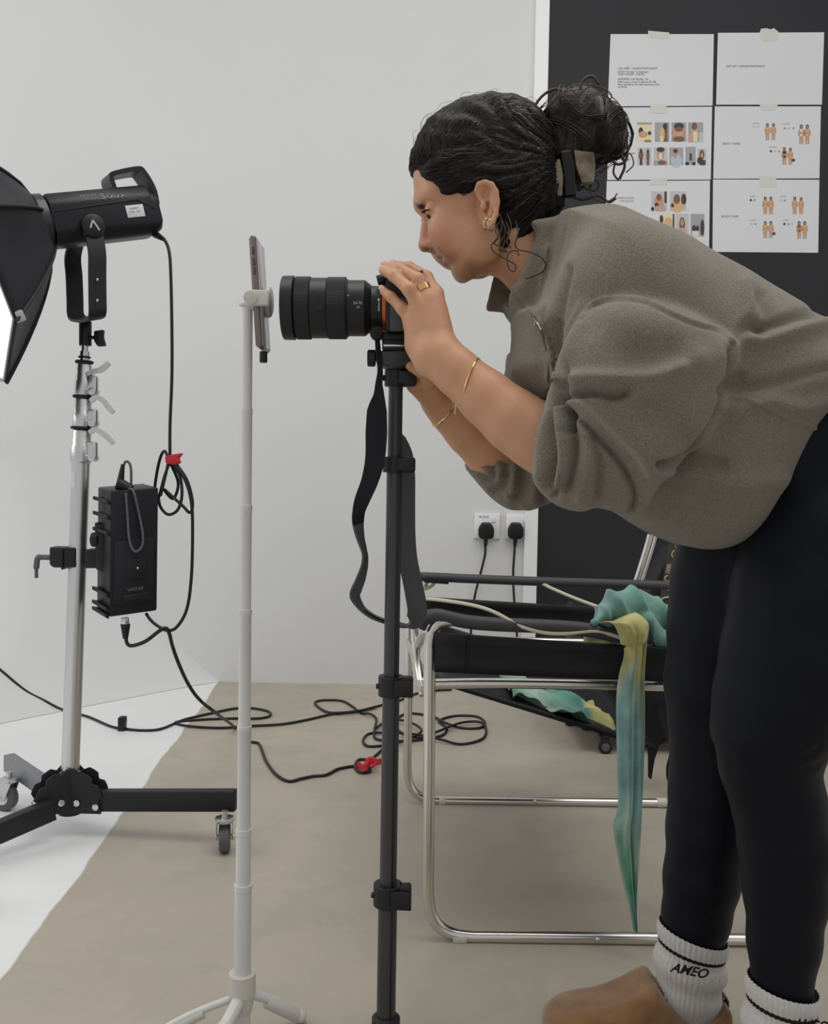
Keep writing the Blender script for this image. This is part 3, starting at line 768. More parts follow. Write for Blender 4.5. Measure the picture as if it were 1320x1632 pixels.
# yoke
bm = B(); bot = P(138, 505, 2.1); hw = .078
an = P(154, 380, 2.02); af = P(113, 395, 2.18)
ypts = [an, P(154.5, 400, 2.018), P(155, 440, 2.02), P(155.5, 480, 2.022), P(155.5, 498, 2.024), P(152, 507, 2.040), P(139, 510, 2.10), P(124, 507, 2.160), P(120, 498, 2.176), P(119.5, 480, 2.178), P(118, 440, 2.18), P(116, 410, 2.18), af]
ribbon(bm, smoothpts([kc+sidev*.060]+ypts[1:-1]+[kc-sidev*.060], 4), ax_, .037, .006); yk = obj('yoke', bm, blk_sat, lamp)
for y in (446, 479):
    bm = B(); ball(bm, P(155, y, 2.012), .0035, seg=10); obj('yoke_bolt', bm, steel, yk)
bm = B(); cyl(bm, P(136, 512, 2.1), P(136, 551, 2.1), .0135, seg=20, bev=.001); obj('stand_receiver', bm, blk, lamp)
bm = B(); cyl(bm, P(140, 538, 2.095), P(151, 538, 2.09), .004, seg=10)
prism(bm, PS([(149, 527), (165, 525), (164, 537), (168, 551), (155, 552), (149, 543)], 2.085), (0, .012, 0), bev=.003); obj('tightening_knob', bm, blk, lamp)

# ---- softbox (octagonal)
yaw, pit, D_, R8 = .806, .4715, .25, .2756
av = Vector((-math.cos(yaw)*math.cos(pit), -math.sin(yaw)*math.cos(pit), -math.sin(pit)))
uu = Vector((-av.y, av.x, 0)).normalized(); vv = av.cross(uu)
nk = Vector(P(58, 357, 2.06)); cc = Vector(P(62, 357, 2.1))+av*D_
soft = thing('softbox', 'black softbox with glowing white front, fixed to the front of the lamp', 'softbox', nk)
fab = mat('black_softbox_fabric', (0.020, 0.020, 0.026), 0.6, bump=.5, bscale=25, sheen=.05)
bm = B(); NR = 64; rings = []
for t in [i/12 for i in range(13)]:
    ring = []
    for k in range(NR):
        a = 2*PI*k/NR
        q = (a/(2*PI)*8) % 1.0
        octr = math.cos(PI/8)/math.cos((q-.5)*PI/4)       # straight sides between the ribs
        rr = .054+(R8*1.02-.054)*(t**.72)
        rr *= (1-(1-octr)*min(1, t*1.6))
        rr *= 1-.045*math.sin(PI*q)*math.sin(PI*t)
        c0 = nk.lerp(cc, t)
        ring.append(bm.verts.new(c0+uu*rr*math.cos(a+.2)+vv*rr*math.sin(a+.2)))
    rings.append(ring)
for i in range(12):
    for k in range(NR): bm.faces.new((rings[i][k], rings[i][(k+1) % NR], rings[i+1][(k+1) % NR], rings[i+1][k]))
o = obj('fabric_shell', bm, fab, soft); md = o.modifiers.new('thick', 'SOLIDIFY'); md.thickness = .003
rimring = [(cc+uu*R8*math.cos(a)+vv*R8*math.sin(a)) for a in [2*PI*k/8+.2 for k in range(8)]]
bm = B()
for k in range(8):
    c0 = 2*PI*k/8+.2; pts = []
    for t in [i/10 for i in range(11)]:
        rr = .054+(R8*1.02-.054)*(t**.72); pts.append(nk.lerp(cc, t)+uu*(rr+.003)*math.cos(c0)+vv*(rr+.003)*math.sin(c0))
    tube(bm, pts, .004, 8)
obj('rib_sleeve', bm, blk_sat, soft)
bm = B(); ctr = bm.verts.new(cc+av*.022); prev = []
for k in range(8): prev.append(bm.verts.new(rimring[k]*.985+cc*.015))
mid = [bm.verts.new((rimring[k]*.6+cc*.4)+av*.014) for k in range(8)]
for k in range(8):
    bm.faces.new((prev[k], prev[(k+1) % 8], mid[(k+1) % 8], mid[k])); bm.faces.new((mid[k], mid[(k+1) % 8], ctr))
obj('front_diffuser', bm, mat('lit_diffuser', (.9, .9, .9), .8, emit=((1, 1, 1), 1.6)), soft, sharp=0)
bm = B(); tube(bm, [q for q in rimring], .0035, 8, closed=True); obj('rim_cord', bm, mat('grey_rim', (.3, .31, .32), .5), soft)
bm = B(); a_ = P(17, 455, 1.0); 
k = min(range(8), key=lambda i: abs(proj([rimring[i]])[0][0]-20)+abs(proj([rimring[i]])[1][0]-480))
pp = rimring[k]; box(bm, pp-av*.012, (.018, .012, .022), axes(av, z=Vector((0, 0, 1))), .003); obj('clip_tab', bm, mat('grey_tab', (.38, .38, .39), .5), soft)

# ---- lamp cable with coil and red tie
def cable(name, label, pts, r, parts=()):
    bm = B(); tube(bm, smoothpts([P(*q) if len(q) == 3 else q for q in pts], 7), r, 8)
    return tag(obj(name, bm, cable_m), label, 'cable')
lc = thing('lamp_cable', 'black cable hanging from the back of the lamp and coiled above the control box', 'cable', P(270, 740, 2.08))
bm = B(); tube(bm, smoothpts(PP([(252, 373, 2.13), (262, 382, 2.12), (269, 398, 2.11), (272, 430, 2.1), (274, 520, 2.09), (274, 600, 2.08), (271, 680, 2.07), (271, 735, 2.065)]), 8), .0036, 10)
tube(bm, smoothpts(PP([(271, 735, 2.065), (262, 760, 2.06), (254, 790, 2.07), (248, 800, 2.09), (247, 775, 2.1), (254, 735, 2.08), (262, 719, 2.06), (268, 735, 2.05), (262, 765, 2.05), (256, 790, 2.06)]), 7), .0034, 8)
tube(bm, smoothpts(PP([(275, 738, 2.06), (287, 760, 2.05), (290, 790, 2.05), (283, 813, 2.05), (268, 820, 2.06), (256, 808, 2.07), (252, 790, 2.09)]), 7), .0034, 8)
tube(bm, smoothpts(PP([(272, 738, 2.07), (284, 770, 2.07), (276, 795, 2.07), (262, 780, 2.07), (290, 805, 2.06), (303, 817, 2.06), (307, 800, 2.06), (298, 765, 2.06), (278, 735, 2.06)]), 7), .0034, 8)
tube(bm, smoothpts(PP([(276, 735, 2.05), (295, 765, 2.05), (305, 800, 2.05), (307, 850, 2.05), (305, 920, 2.04), (298, 970, 2.04), (283, 998, 2.03), (268, 1005, 2.03), (252, 998, 2.03), (240, 988, 2.04), (233, 978, 2.05)]), 8), .0036, 10)
obj('cable_run', bm, cable_m, lc)
bm = B(); cyl(bm, P(237, 369, 2.15), P(249, 374, 2.135), .0075, .007, 14); obj('red_connector_ring', bm, red_m, lc)
bm = B(); cyl(bm, P(247, 373, 2.137), P(262, 382, 2.122), .0085, .0045, 14, bev=.001); obj('connector', bm, blk, lc)
bm = B(); prism(bm, PS([(262, 727), (275, 724), (290, 722), (283, 731), (287, 737), (279, 741), (264, 739)], 2.045), (0, .02, 0), bev=.003); obj('red_tie', bm, red_m, lc)

# ---- control box clamped to the column
ctl = thing('control_box', 'black lamp power control box with battery plate, clamped to the chrome column', 'control box', P(205, 983, 2.06))
FL = P(176, 783, 2.00); FR = P(253, 777, 2.05); BL = P(156, 776, 2.09); FLb = P(174, 984, 2.00)
e1 = FR-FL; e2 = BL-FL; e3 = FLb-FL
boxm = mat('control_box_black', (0.0125, 0.0125, 0.019), 0.45)
bm = B(); prism(bm, [FL, FR, FR+e2, BL], e3, bev=.004); cb = obj('housing', bm, boxm, ctl)
for t in (.08, .20, .33, .82, .93, .985):
    bm = B()
    p0 = FL+e3*t; prism(bm, [p0-e1*.07+Vector((0, 0, .004)), p0+e2*.9-e1*.13+Vector((0, 0, .004)), p0+e2*.9, p0], Vector((0, 0, -.008)), bev=.001)
    obj('side_fin', bm, boxm, cb)
def onf(a, b, d=0.0): return FL+e1*a+e3*b-e1.cross(e3).normalized()*d*(1 if e1.cross(e3).y > 0 else -1)
bm = B(); prism(bm, [onf(.08, .40, .0), onf(.90, .40, 0), onf(.90, .91, 0), onf(.08, .91, 0)], onf(0, 0, .005)-onf(0, 0), bev=.002); bp_ = obj('battery_plate', bm, mat('plate_black', (.018, .018, .026), .35), cb)
for nm_, y0, y1, x0_, x1_ in (('latch', .56, .72, .34, .72), ('release_button', .83, .89, .26, .80)):
    bm = B(); prism(bm, [onf(x0_, y0, .005), onf(x1_, y0, .005), onf(x1_, y1, .005), onf(x0_, y1, .005)], onf(0, 0, .003)-onf(0, 0), bev=.001)
    obj(nm_, bm, blk, bp_)
bm = B(); ball(bm, onf(.56, .63, .009), .003, seg=10); obj('contact_pin', bm, steel, bp_)
text('lettering', 'V-MOUNT', onf(.36, .81, .0056), e1, -e3, .010, dim, bp_, font_fit=.035)
bm = B(); tube(bm, smoothpts([onf(.30, .02, .008), onf(.34, .2, .006), onf(.38, .4, .009), onf(.48, .49, .01), onf(.62, .47, .01), onf(.66, .38, .009), onf(.58, .2, .006), onf(.46, 0.02, .008), onf(.4, -.01, -.01)], 8), [.0024+.0006*(i % 2) for i in range(8*8+1)], 8)
obj('braided_lanyard', bm, greyrub, cb)
bm = B(); cyl(bm, P(196, 740, 2.04), P(191, 775, 2.04), .004, .009, 16); cyl(bm, P(188, 770, 2.04), P(210, 780, 2.04), .014, .010, 16, bev=.002); obj('top_connector', bm, blk, cb)
bm = B(); tube(bm, smoothpts(PP([(196, 745, 2.04), (200, 736, 2.04), (206, 738, 2.04), (209, 750, 2.04), (209, 779, 2.04)]), 6), .003, 8); obj('carry_loop', bm, greyrub, cb)
bm = B(); cyl(bm, P(199, 984, 2.03), P(200, 996, 2.03), .0085, seg=16, bev=.001); obj('socket_collar', bm, steel, cb)
clamp = thing('clamp', 'black clamp with an angled handle gripping the chrome column beside the control box', 'clamp', P(120, 905, 2.1))
bm = B(); prism(bm, PS([(78, 872), (120, 873), (120, 905), (84, 905), (78, 900)], 2.075), (0, .04, 0), bev=.004); prism(bm, PS([(97, 874), (100, 874), (100, 908), (97, 908)], 2.07), (0, .05, 0), bev=.001)
prism(bm, PS([(134, 876), (160, 875), (160, 906), (134, 906)], 2.065), (0, .05, 0), bev=.004); prism(bm, PS([(110, 878), (140, 878), (140, 903), (110, 903)], 2.125), (0, .012, 0), bev=.002); obj('jaw', bm, blk, clamp)
bm = B(); tube(bm, smoothpts(PP([(84, 889, 2.09), (66, 888, 2.09), (60, 890, 2.09), (58, 905, 2.09), (58, 921, 2.09)]), 5), [.006]*6+[.0065]*10+[.004]*5, 12); obj('ratchet_handle', bm, greyrub, clamp)
bm = B(); prism(bm, PS([(150, 832), (166, 836), (167, 915), (152, 908)], 2.05), (0, .035, 0), bev=.004); cyl(bm, P(146, 860, 2.06), P(158, 860, 2.06), .016, seg=20, bev=.003); obj('mount_plate', bm, blk, clamp)

# ---- power cable from the control box to the floor
pc = thing('power_cable', 'black cable dropping from the control box and running along the floor to a red tie', 'cable', F(430, 1225))
zc = .005
def Fz(px, py, z=.005): return G(px, py, z)
bm = B(); cyl(bm, P(200, 994, 2.03), P(200, 1018, 2.03), .0105, .006, 16, bev=.002); obj('connector', bm, blk, pc)
bm = B()
run = PP([(200, 1012, 2.03), (203, 1026, 2.03), (212, 1029, 2.03), (232, 1022, 2.02), (252, 1007, 2.015), (264, 1001, 2.02), (270, 1010, 2.03), (275, 1030, 2.06), (285, 1058, 2.1), (300, 1090, 2.15), (318, 1115, 2.2), (345, 1137, 2.27)])+[Fz(375, 1160), Fz(385, 1180), Fz(405, 1183), Fz(414, 1187), Fz(424, 1212), Fz(440, 1234), Fz(460, 1245), Fz(480, 1241), Fz(500, 1237), Fz(520, 1235), Fz(538, 1226), Fz(556, 1222), Fz(570, 1221), Fz(585, 1222), Fz(590, 1229), Fz(575, 1231), Fz(566, 1222), Fz(572, 1211), Fz(590, 1210), Fz(600, 1203), Fz(612, 1192)]
tube(bm, smoothpts(run, 7), .0042, 8); obj('cable_run', bm, cable_m, pc)
def ribtie(par, pts, name='red_tie'):
    bm = B(); ribbon(bm, smoothpts(pts, 4), (0, .35, 1), .017, .003); return obj(name, bm, red_m, par)
ribtie(pc, [Fz(570, 1219, .012), Fz(583, 1224, .02), Fz(590, 1214, .024), Fz(600, 1215, .02), Fz(609, 1213, .016)])
bm = B(); tube(bm, smoothpts([Fz(583, 1214, .014), Fz(590, 1208, .02), Fz(600, 1212, .02), Fz(594, 1222, .018), Fz(584, 1220, .014)], 5, closed=True), .004, 8, closed=True); obj('tie_loop', bm, red_m, pc)
# ---- extension lead on the floor with coil
ec = thing('floor_cable', 'black lead along the floor by the wall, looping into a coil behind the chair', 'cable', F(300, 1160))
bm = B()
run = [Fz(-60, 1025), Fz(-30, 1045), Fz(0, 1067), Fz(40, 1100), Fz(70, 1116), Fz(100, 1131), Fz(140, 1142), Fz(175, 1157), Fz(195, 1161), Fz(225, 1164), Fz(255, 1162), Fz(285, 1150), Fz(300, 1145), Fz(340, 1136), Fz(375, 1129), Fz(405, 1129), Fz(428, 1134), Fz(430, 1141), Fz(410, 1145), Fz(370, 1145), Fz(320, 1147), Fz(280, 1151), Fz(300, 1157), Fz(350, 1160), Fz(400, 1157), Fz(450, 1154), Fz(490, 1147), Fz(530, 1138), Fz(570, 1134), Fz(600, 1126), Fz(640, 1115), Fz(665, 1105), Fz(690, 1101), Fz(720, 1099)]
tube(bm, smoothpts(run, 7), .0042, 8)
run = [Fz(600, 1126, .009), Fz(570, 1133, .012), Fz(530, 1136, .008), Fz(512, 1130), Fz(502, 1120), Fz(515, 1116), Fz(545, 1117), Fz(562, 1126), Fz(575, 1136), Fz(590, 1138, .012), Fz(600, 1146), Fz(597, 1165), Fz(601, 1178), Fz(640, 1181), Fz(675, 1178), Fz(705, 1172), Fz(712, 1160), Fz(700, 1149), Fz(725, 1141), Fz(760, 1142), Fz(773, 1152), Fz(765, 1160), Fz(735, 1160), Fz(705, 1150, .012),
       Fz(690, 1142), Fz(650, 1137), Fz(630, 1150), Fz(640, 1168), Fz(670, 1175, .012), Fz(700, 1165, .014), Fz(735, 1152, .012), Fz(765, 1151, .010), Fz(775, 1163), Fz(768, 1178), Fz(735, 1186), Fz(700, 1178, .012), Fz(660, 1170, .016), Fz(620, 1168, .012), Fz(590, 1169), Fz(579, 1179), Fz(586, 1189), Fz(612, 1188), Fz(640, 1182, .012), Fz(672, 1165, .016), Fz(650, 1150, .016), Fz(620, 1148, .01), Fz(600, 1160, .01)]
tube(bm, smoothpts(run, 7), .0042, 8); obj('cable_run', bm, cable_m, ec)
bm = B(); g = Fz(195, 1164, 0)
box(bm, g+Vector((0, 0, .022)), (.022, .03, .044), bev=.004); box(bm, g+Vector((.006, 0, .034)), (.014, .02, .022), bev=.003)
tag(obj('cable_adaptor', bm, blk), 'small black adaptor block standing on the white painted floor over the lead', 'adaptor')
# ================================================================== PHONE STAND AND PHONE
wp = mat('white_enamel', (0.64, 0.635, 0.61), 0.3, coat=.3)
wpl = mat('ivory_plastic', (0.60, 0.58, 0.53), 0.4)
PYd = 1.34; pb = P(380, 1560, PYd); PX0 = P(391, 1000, PYd).x
def pz(y, x=391): return P(x, y, PYd).z
ps = thing('phone_stand', 'slim white telescopic floor stand holding a phone on end', 'phone stand', (PX0, PYd, 0))
secs = [(484, 652, .0069), (650, 806, .0074), (804, 972, .0080), (970, 1158, .0088), (1156, 1322, .0098), (1320, 1412, .0108), (1408, 1570, .0124)]
for i, (a, b, r) in enumerate(secs):
    bm = B(); z0, z1 = pz(b), pz(a)
    lathe(bm, (PX0, PYd, z0), (0, 0, 1), [(0, r), (z1-z0-.010, r), (z1-z0-.009, r*1.07), (z1-z0-.001, r*1.07), (z1-z0, r*.8)], 28)
    obj('pole_section', bm, wp, ps)
bm = B(); lathe(bm, (PX0, PYd, pz(1612)), (0, 0, 1), [(0, .014), (.012, .0165), (.026, .0165), (.027, .0195), (.058, .0195), (.059, .0165)], 32); obj('base_collar', bm, wpl, ps)
bm = B(); cyl(bm, (PX0, PYd, .012), (PX0, PYd, pz(1600)), .0125, seg=24); obj('base_tube', bm, wp, ps)
for tx_, ty_, rr in ((478, 1620, .0085), (215, 1668, .0070), (318, 1735, .0125)):
    p3 = F(tx_, ty_, .011); d = Vector((p3.x-PX0, p3.y-PYd, 0)).normalized(); h = Vector((PX0, PYd, pz(1589)))
    bm = B(); p1 = h+d*.014; p2 = p1.lerp(p3, .5)+Vector((0, 0, .006))
    tube(bm, smoothpts([p1, p2, p3], 6), rr*.8, 12); lg = obj('leg', bm, wp, ps)
    bm = B(); cyl(bm, p1.lerp(p3, .30), p1.lerp(p3, .92), rr*1.15, rr*1.25, 16, bev=.002); obj('leg_sleeve', bm, wpl, lg)
    bm = B(); ball(bm, p3, .0105, (1, 1, .9)); obj('foot', bm, wpl, lg)
bm = B()
box(bm, P(411, 475, 1.292), (.030, .012, .021), bev=.002)
box(bm, P(411, 475, 1.335), (.030, .010, .018), bev=.002)
prism(bm, PS([(392, 463), (401, 462), (404, 486), (392, 488)], 1.305), (0, .045, 0), bev=.003)
cyl(bm, P(399, 474, 1.298), P(399, 474, 1.280), .0095, seg=18, bev=.001)
lathe(bm, (PX0, PYd, pz(489)), (0, 0, 1), [(0, .009), (.001, .0125), (.004, .0125), (.006, .009)], 24)
obj('phone_clamp', bm, wpl, ps)
bm = B(); pts = P(424, 481, 1.34); lathe(bm, pts, (1, 0, 0), [(0, .021), (.003, .023), (.007, .021), (.009, .016)], 32); obj('clamp_disc', bm, wpl, ps)
# phone
ph = thing('smartphone', 'thin smartphone held upright edge-on in the white clamp, in front of the lens', 'phone', P(420, 560, 1.33))
T0 = P(409, 384, 1.332); T1 = P(420, 559, 1.332); mid_ = (T0+T1)/2; dz = (T0-T1).normalized()
M_ = axes(Vector((0, 1, 0)), z=dz)
bm = B(); box(bm, mid_, (.070, .0085, (T0-T1).length), M_, bev=.0035, segs=3); obj('phone_body', bm, mat('rose_brown_metal', (.20, .155, .14), .3, metal=.5), ph)
bm = B(); box(bm, mid_+M_@Vector((0, -.0047, 0)), (.066, .0012, (T0-T1).length-.006), M_, bev=.0005); obj('phone_glass', bm, mat('lilac_glass', (.42, .38, .42), .15), ph)
bm = B(); box(bm, mid_-M_@Vector((0, -.0047, 0)), (.066, .0012, (T0-T1).length-.006), M_, bev=.0005); obj('phone_back', bm, mat('phone_back_grey', (.33, .31, .31), .3), ph)
bm = B()
for dy in (.055, .04, .028): box(bm, mid_+M_@Vector((-.0352, 0, dy)), (.0012, .004, .010), M_, bev=.0004)
obj('side_button', bm, mat('rose_brown_dark', (.10, .075, .07), .35, metal=.5), ph)
bm = B(); cyl(bm, P(420, 560, 1.325), P(420, 578, 1.325), .0055, seg=12, bev=.001); obj('charging_plug', bm, blk, ph)

# ================================================================== CAMERA
CYd = 1.325
lensm = mat('lens_black', (0.020, 0.020, 0.022), 0.40)
lensr = mat('lens_ribbed_rubber', (0.020, 0.021, 0.025), 0.55)
camt = thing('photo_camera', 'black mirrorless camera with a thick zoom lens, on the slim black tripod', 'camera', P(632, 532, CYd))
S_ = CYd/FPX
La = P(450, 491, CYd); Lx = Vector((1, 0, 0.012)).normalized()
def lp(px): return (px-450)*S_
def lens(name, prof, m_, par, seg=64):
    bm = B(); lathe(bm, La, Lx, [(lp(a), b*S_) for a, b in prof], seg); return obj(name, bm, m_, par, sharp=30)
lb_ = lens('lens_barrel', [(451, 38), (451.5, 47), (453, 49.5), (470, 50), (471, 47), (472.5, 45), (496, 46), (497, 47), (522, 47), (523, 46), (552, 46), (556, 43.5), (581, 43.5), (583, 42), (592, 35), (608, 34.5), (609, 33)], lensm, camt)
def ribbed(name, x0, x1, r, n=110):
    bm = B(); seg = n*2; rings = []
    prof = [(x0, r-1.5, 0), (x0+.8, r, 1), (x1-.8, r, 1), (x1, r-1.5, 0)]
    fx, fy, fd = frame(Lx)
    for h, rr, q in prof:
        rings.append([bm.verts.new(La+Lx*lp(h)+(fx*math.cos(2*PI*k/seg)+fy*math.sin(2*PI*k/seg))*(rr-(0.55 if k % 2 and q else 0))*S_) for k in range(seg)])
    for i in range(3):
        for k in range(seg): bm.faces.new((rings[i][k], rings[i][(k+1) % seg], rings[i+1][(k+1) % seg], rings[i+1][k]))
    bm.faces.new(rings[0][::-1]); bm.faces.new(rings[-1]); return obj(name, bm, lensr, lb_, smooth=False)
ribbed('focus_ring', 473, 496, 48.8); ribbed('zoom_ring', 523, 552, 48.2)
lens('front_glass', [(450.5, 5), (450.2, 36), (452, 38)], mat('coated_glass', (.02, .015, .03), .05, coat=1), lb_)
def onlens(px, py, r):
    """point on the barrel side facing the camera"""
    dz_ = (491-py)*S_; y = CYd-math.sqrt(max((r*S_)**2-dz_**2, 0)); q = P(px, py, y); return Vector((q.x, y-.0006, q.z))
bm = B(); c = onlens(509.7, 470, 47.3); lathe(bm, c+Vector((0, .001, 0)), (0, -1, .35), [(0, 4.5*S_), (.0012, 4.5*S_), (.0016, 3.8*S_)], 24); gb = obj('lens_badge', bm, mat('badge_grey', (.5, .47, .42), .4), lb_)
text('badge_letter', 'G', c+Vector((-.0024, -.0012, -.0024)), (1, 0, 0), (0, -.35, 1), .0065, mat('badge_red', (.25, .03, .03), .5), gb)
bm = B(); c = onlens(509.7, 489, 47.2); lathe(bm, c+Vector((0, .001, 0)), (0, -1, 0), [(0, 7.5*S_), (.0015, 7.2*S_), (.0012, 5.8*S_), (.002, 5.2*S_), (.0022, 3*S_)], 28); obj('hold_button', bm, lensm, lb_)
wht = mat('white_print', (.5, .5, .5), .5)
for s_, x_, y_, sz_ in (('24-70', 563, 485, .0052), ('2.8', 568, 491, .004)):
    q = onlens(x_, y_, 44.2); text('lens_marking', s_, q+Vector((0, -.0004, 0)), (1, 0, 0), (0, -.1, 1), sz_, wht, lb_, depth=.0001)
for y_ in (459, 472): 
    bm = B(); box(bm, onlens(555, y_, 44.6), (.0025, .0015, .003), bev=.0005); obj('switch', bm, wht, lb_)
q = onlens(604, 489, 35); bm = B(); box(bm, q, (.0016, .001, .012)); ball(bm, q+Vector((0, 0, .009)), .0022, seg=8); obj('alignment_mark', bm, wht, lb_)
orange = mat('orange_mount', (.55, .13, .02), .3, metal=.7)
lens('mount_ring', [(608, 30), (609, 36), (616, 36.5), (617, 31)], orange, camt)
# body: 124 mm wide across depth
bodyc = mat('camera_body_black', (0.019, 0.019, 0.021), 0.45, bump=.25, bscale=500)
greyc = mat('camera_side_grey', (0.06, 0.06, 0.066), 0.5)
Yn, Yf = 1.283, 1.408
bm = B(); prism(bm, [Vector((P(a, b, CYd).x, Yn, P(a, b, CYd).z)) for a, b in [(616, 457), (622, 450), (648, 448), (656, 456), (657, 528), (652, 534), (616, 534)]], (0, Yf-Yn, 0), bev=.003); cbd = obj('body_shell', bm, bodyc, camt)
bm = B(); prism(bm, [Vector((P(a, b, CYd).x, Yf-.045, P(a, b, CYd).z)) for a, b in [(585, 470), (590, 462), (618, 455), (618, 532), (592, 530), (585, 520)]], (0, .044, 0), bev=.006, segs=3); obj('hand_grip', bm, bodyc, camt)
bm = B(); prism(bm, [Vector((P(a, b, CYd).x, CYd-.026, P(a, b, CYd).z)) for a, b in [(608, 456), (611, 440), (617, 432), (640, 430), (660, 432), (664, 438), (664, 452), (655, 458)]], (0, .052, 0), bev=.003); vf = obj('viewfinder_hump', bm, bodyc, camt)
bm = B(); prism(bm, [Vector((P(a, b, CYd).x, CYd-.017, P(a, b, CYd).z)) for a, b in [(663, 434), (671, 436), (671, 454), (663, 455)]], (0, .034, 0), bev=.003); obj('eyecup', bm, rub, vf)
bm = B(); prism(bm, [Vector((P(a, b, 1.283).x, Yn-.0015, P(a, b, 1.283).z)) for a, b in [(622, 486), (640, 474), (652, 480), (652, 527), (622, 528)]], (0, .004, 0), bev=.001); obj('port_cover', bm, greyc, cbd)
bm = B()
for xx, yy in ((622, 1.296), (640, 1.385)): p_ = P(xx, 450, CYd); cyl(bm, (p_.x, yy, p_.z-.002), (p_.x, yy, p_.z+.007), .009, seg=28, bev=.001)
obj('dial', bm, blk, cbd)
bm = B(); q = P(606, 445, 1.30); cyl(bm, q+Vector((-.004, 0, -.002)), q+Vector((.010, 0, .002)), .007, seg=16, bev=.001); obj('shutter_housing', bm, blk, cbd)
bm = B(); q = P(600, 532, 1.30); cyl(bm, q+Vector((0, -.008, 0)), q+Vector((0, .008, 0)), .0088, seg=20, bev=.002); obj('strap_buckle', bm, rub, camt)
# strap: goes down the left of the pole, twists, and comes back up behind it
strap_b = mat('strap_black', (0.0125, 0.0125, 0.018), 0.75, bump=.3, bscale=300); strap_g = mat('strap_grey', (0.075, 0.078, 0.085), 0.7, bump=.3, bscale=300)
st_ = [ # px, py, Y, width px, side angle (deg from X toward Y)
 (601, 534, 1.300, 7, 40), (603, 560, 1.300, 8, 30), (606, 590, 1.300, 8, 20), (604, 612, 1.300, 11, 10), (604, 630, 1.300, 17, 0), (601, 655, 1.30, 31, 0), (600, 690, 1.30, 34, 0), (598, 730, 1.30, 31, 0), (590, 765, 1.30, 27, 0), (578, 795, 1.30, 24, 5), (572, 815, 1.302, 20, 20),
 (571, 835, 1.305, 22, 48), (575, 858, 1.31, 22, 66), (581, 880, 1.315, 22, 78), (581, 900, 1.32, 22, 70), (574, 925, 1.325, 22, 50), (567, 943, 1.33, 21, 38), (568, 955, 1.335, 21, 58), (580, 972, 1.34, 22, 76), (600, 985, 1.35, 24, 82), (625, 993, 1.36, 26, 84), (645, 996, 1.37, 28, 70), (657, 992, 1.375, 30, 35),
 (665, 975, 1.378, 33, 10), (663, 955, 1.378, 33, 0), (657, 925, 1.378, 32, 0), (650, 890, 1.376, 32, 0), (647, 850, 1.375, 32, 0), (647, 800, 1.374, 31, 0), (647, 760, 1.372, 31, 0), (645, 725, 1.37, 27, 0), (641, 703, 1.368, 16, 0), (636, 690, 1.367, 10, 0), (633, 650, 1.365, 8, 0), (636, 600, 1.375, 8, 20), (644, 560, 1.39, 8, 40), (645, 535, 1.405, 8, 60)]
cen = smoothpts([P(a, b, c) for a, b, c, d, e in st_], 6)
wd = lerp_list([d*S_ for a, b, c, d, e in st_], 6); ag = lerp_list([e for a, b, c, d, e in st_], 6)
sides = [Vector((math.cos(math.radians(g)), math.sin(math.radians(g)), 0)) for g in ag]
n0 = 6*11
bm = B(); ribbon(bm, cen[:n0+1], sides[:n0+1], wd[:n0+1], .003); obj('neck_strap', bm, strap_b, camt, sharp=60)
bm = B(); ribbon(bm, cen[n0:], sides[n0:], wd[n0:], .003); sg_ = obj('neck_strap', bm, strap_g, camt, sharp=60); sg_['label'] = 'dark grey underside of the twisted strap'
bm = B()  # pale marks printed on the strap near the lowest twist
for t in (0.30, .38, .46, .54, .62):
    i = int(6*17+t*6*4); box(bm, cen[i]+Vector((0, -.0, .0022)), (.010, .016, .0008), axes(cen[i+1]-cen[i-1], z=(0, 0, 1)), 0)
obj('strap_print', bm, mat('strap_lettering', (.35, .35, .34), .6), sg_)

# ---- tripod (slim black pole)
tp = mat('tripod_grey_black', (0.040, 0.040, 0.043), 0.42); TX = P(628, 700, CYd).x
TB = Vector((P(625, 1000, CYd).x, CYd, 0)); TX = TB.x
def tz(y): return P(625, y, CYd).z
tr = thing('camera_tripod', 'slim black telescopic camera pole with clamp collars, carrying the camera', 'tripod', TB)
for a, b, r in ((612, 742, .0100), (740, 1094, .0110), (1092, 1426, .0122), (1424, 1640, .0137)):
    bm = B(); cyl(bm, (TX, CYd, tz(b)), (TX, CYd, tz(a)), r, seg=32); obj('pole_section', bm, tp, tr)
    bm = B(); box(bm, (TX+.006, CYd-r*.80, (tz(a)+tz(b))/2), (.0035, .004, tz(a)-tz(b)-.012), bev=.0006); obj('dark_strip', bm, blk, tr)  # narrow black strip down the right front of each section
def tcollar(y0, y1, r, w_):
    z0, z1 = tz(y1), tz(y0); bm = B()
    lathe(bm, (TX, CYd, z0), (0, 0, 1), [(0, r), (.001, r+.001), (z1-z0-.001, r+.001), (z1-z0, r)], 32)
    box(bm, (TX+r+.004, CYd-.003, (z0+z1)/2), (.020, .022, z1-z0), bev=.004); c = obj('clamp_collar', bm, blk_sat, tr)
    bm = B(); prism(bm, [(TX+.004, CYd-r-.004, z0+.003), (TX+r+.014, CYd-r-.004, z0+.002), (TX+r+.014, CYd-r-.004, z1-.004), (TX+.004, CYd-r-.004, z1-.002)], (0, .006, 0), bev=.002)
    obj('lever', bm, blk, c)
    bm = B(); cyl(bm, (TX-r-.004, CYd-.004, (z0+z1)/2), (TX-r+.002, CYd-.004, (z0+z1)/2), .004, seg=12, bev=.001); obj('screw', bm, blk, c)
tcollar(590, 616, .0150, 0); tcollar(728, 753, .0155, 0); tcollar(1077, 1109, .0175, 0); tcollar(1408, 1442, .0200, 0)
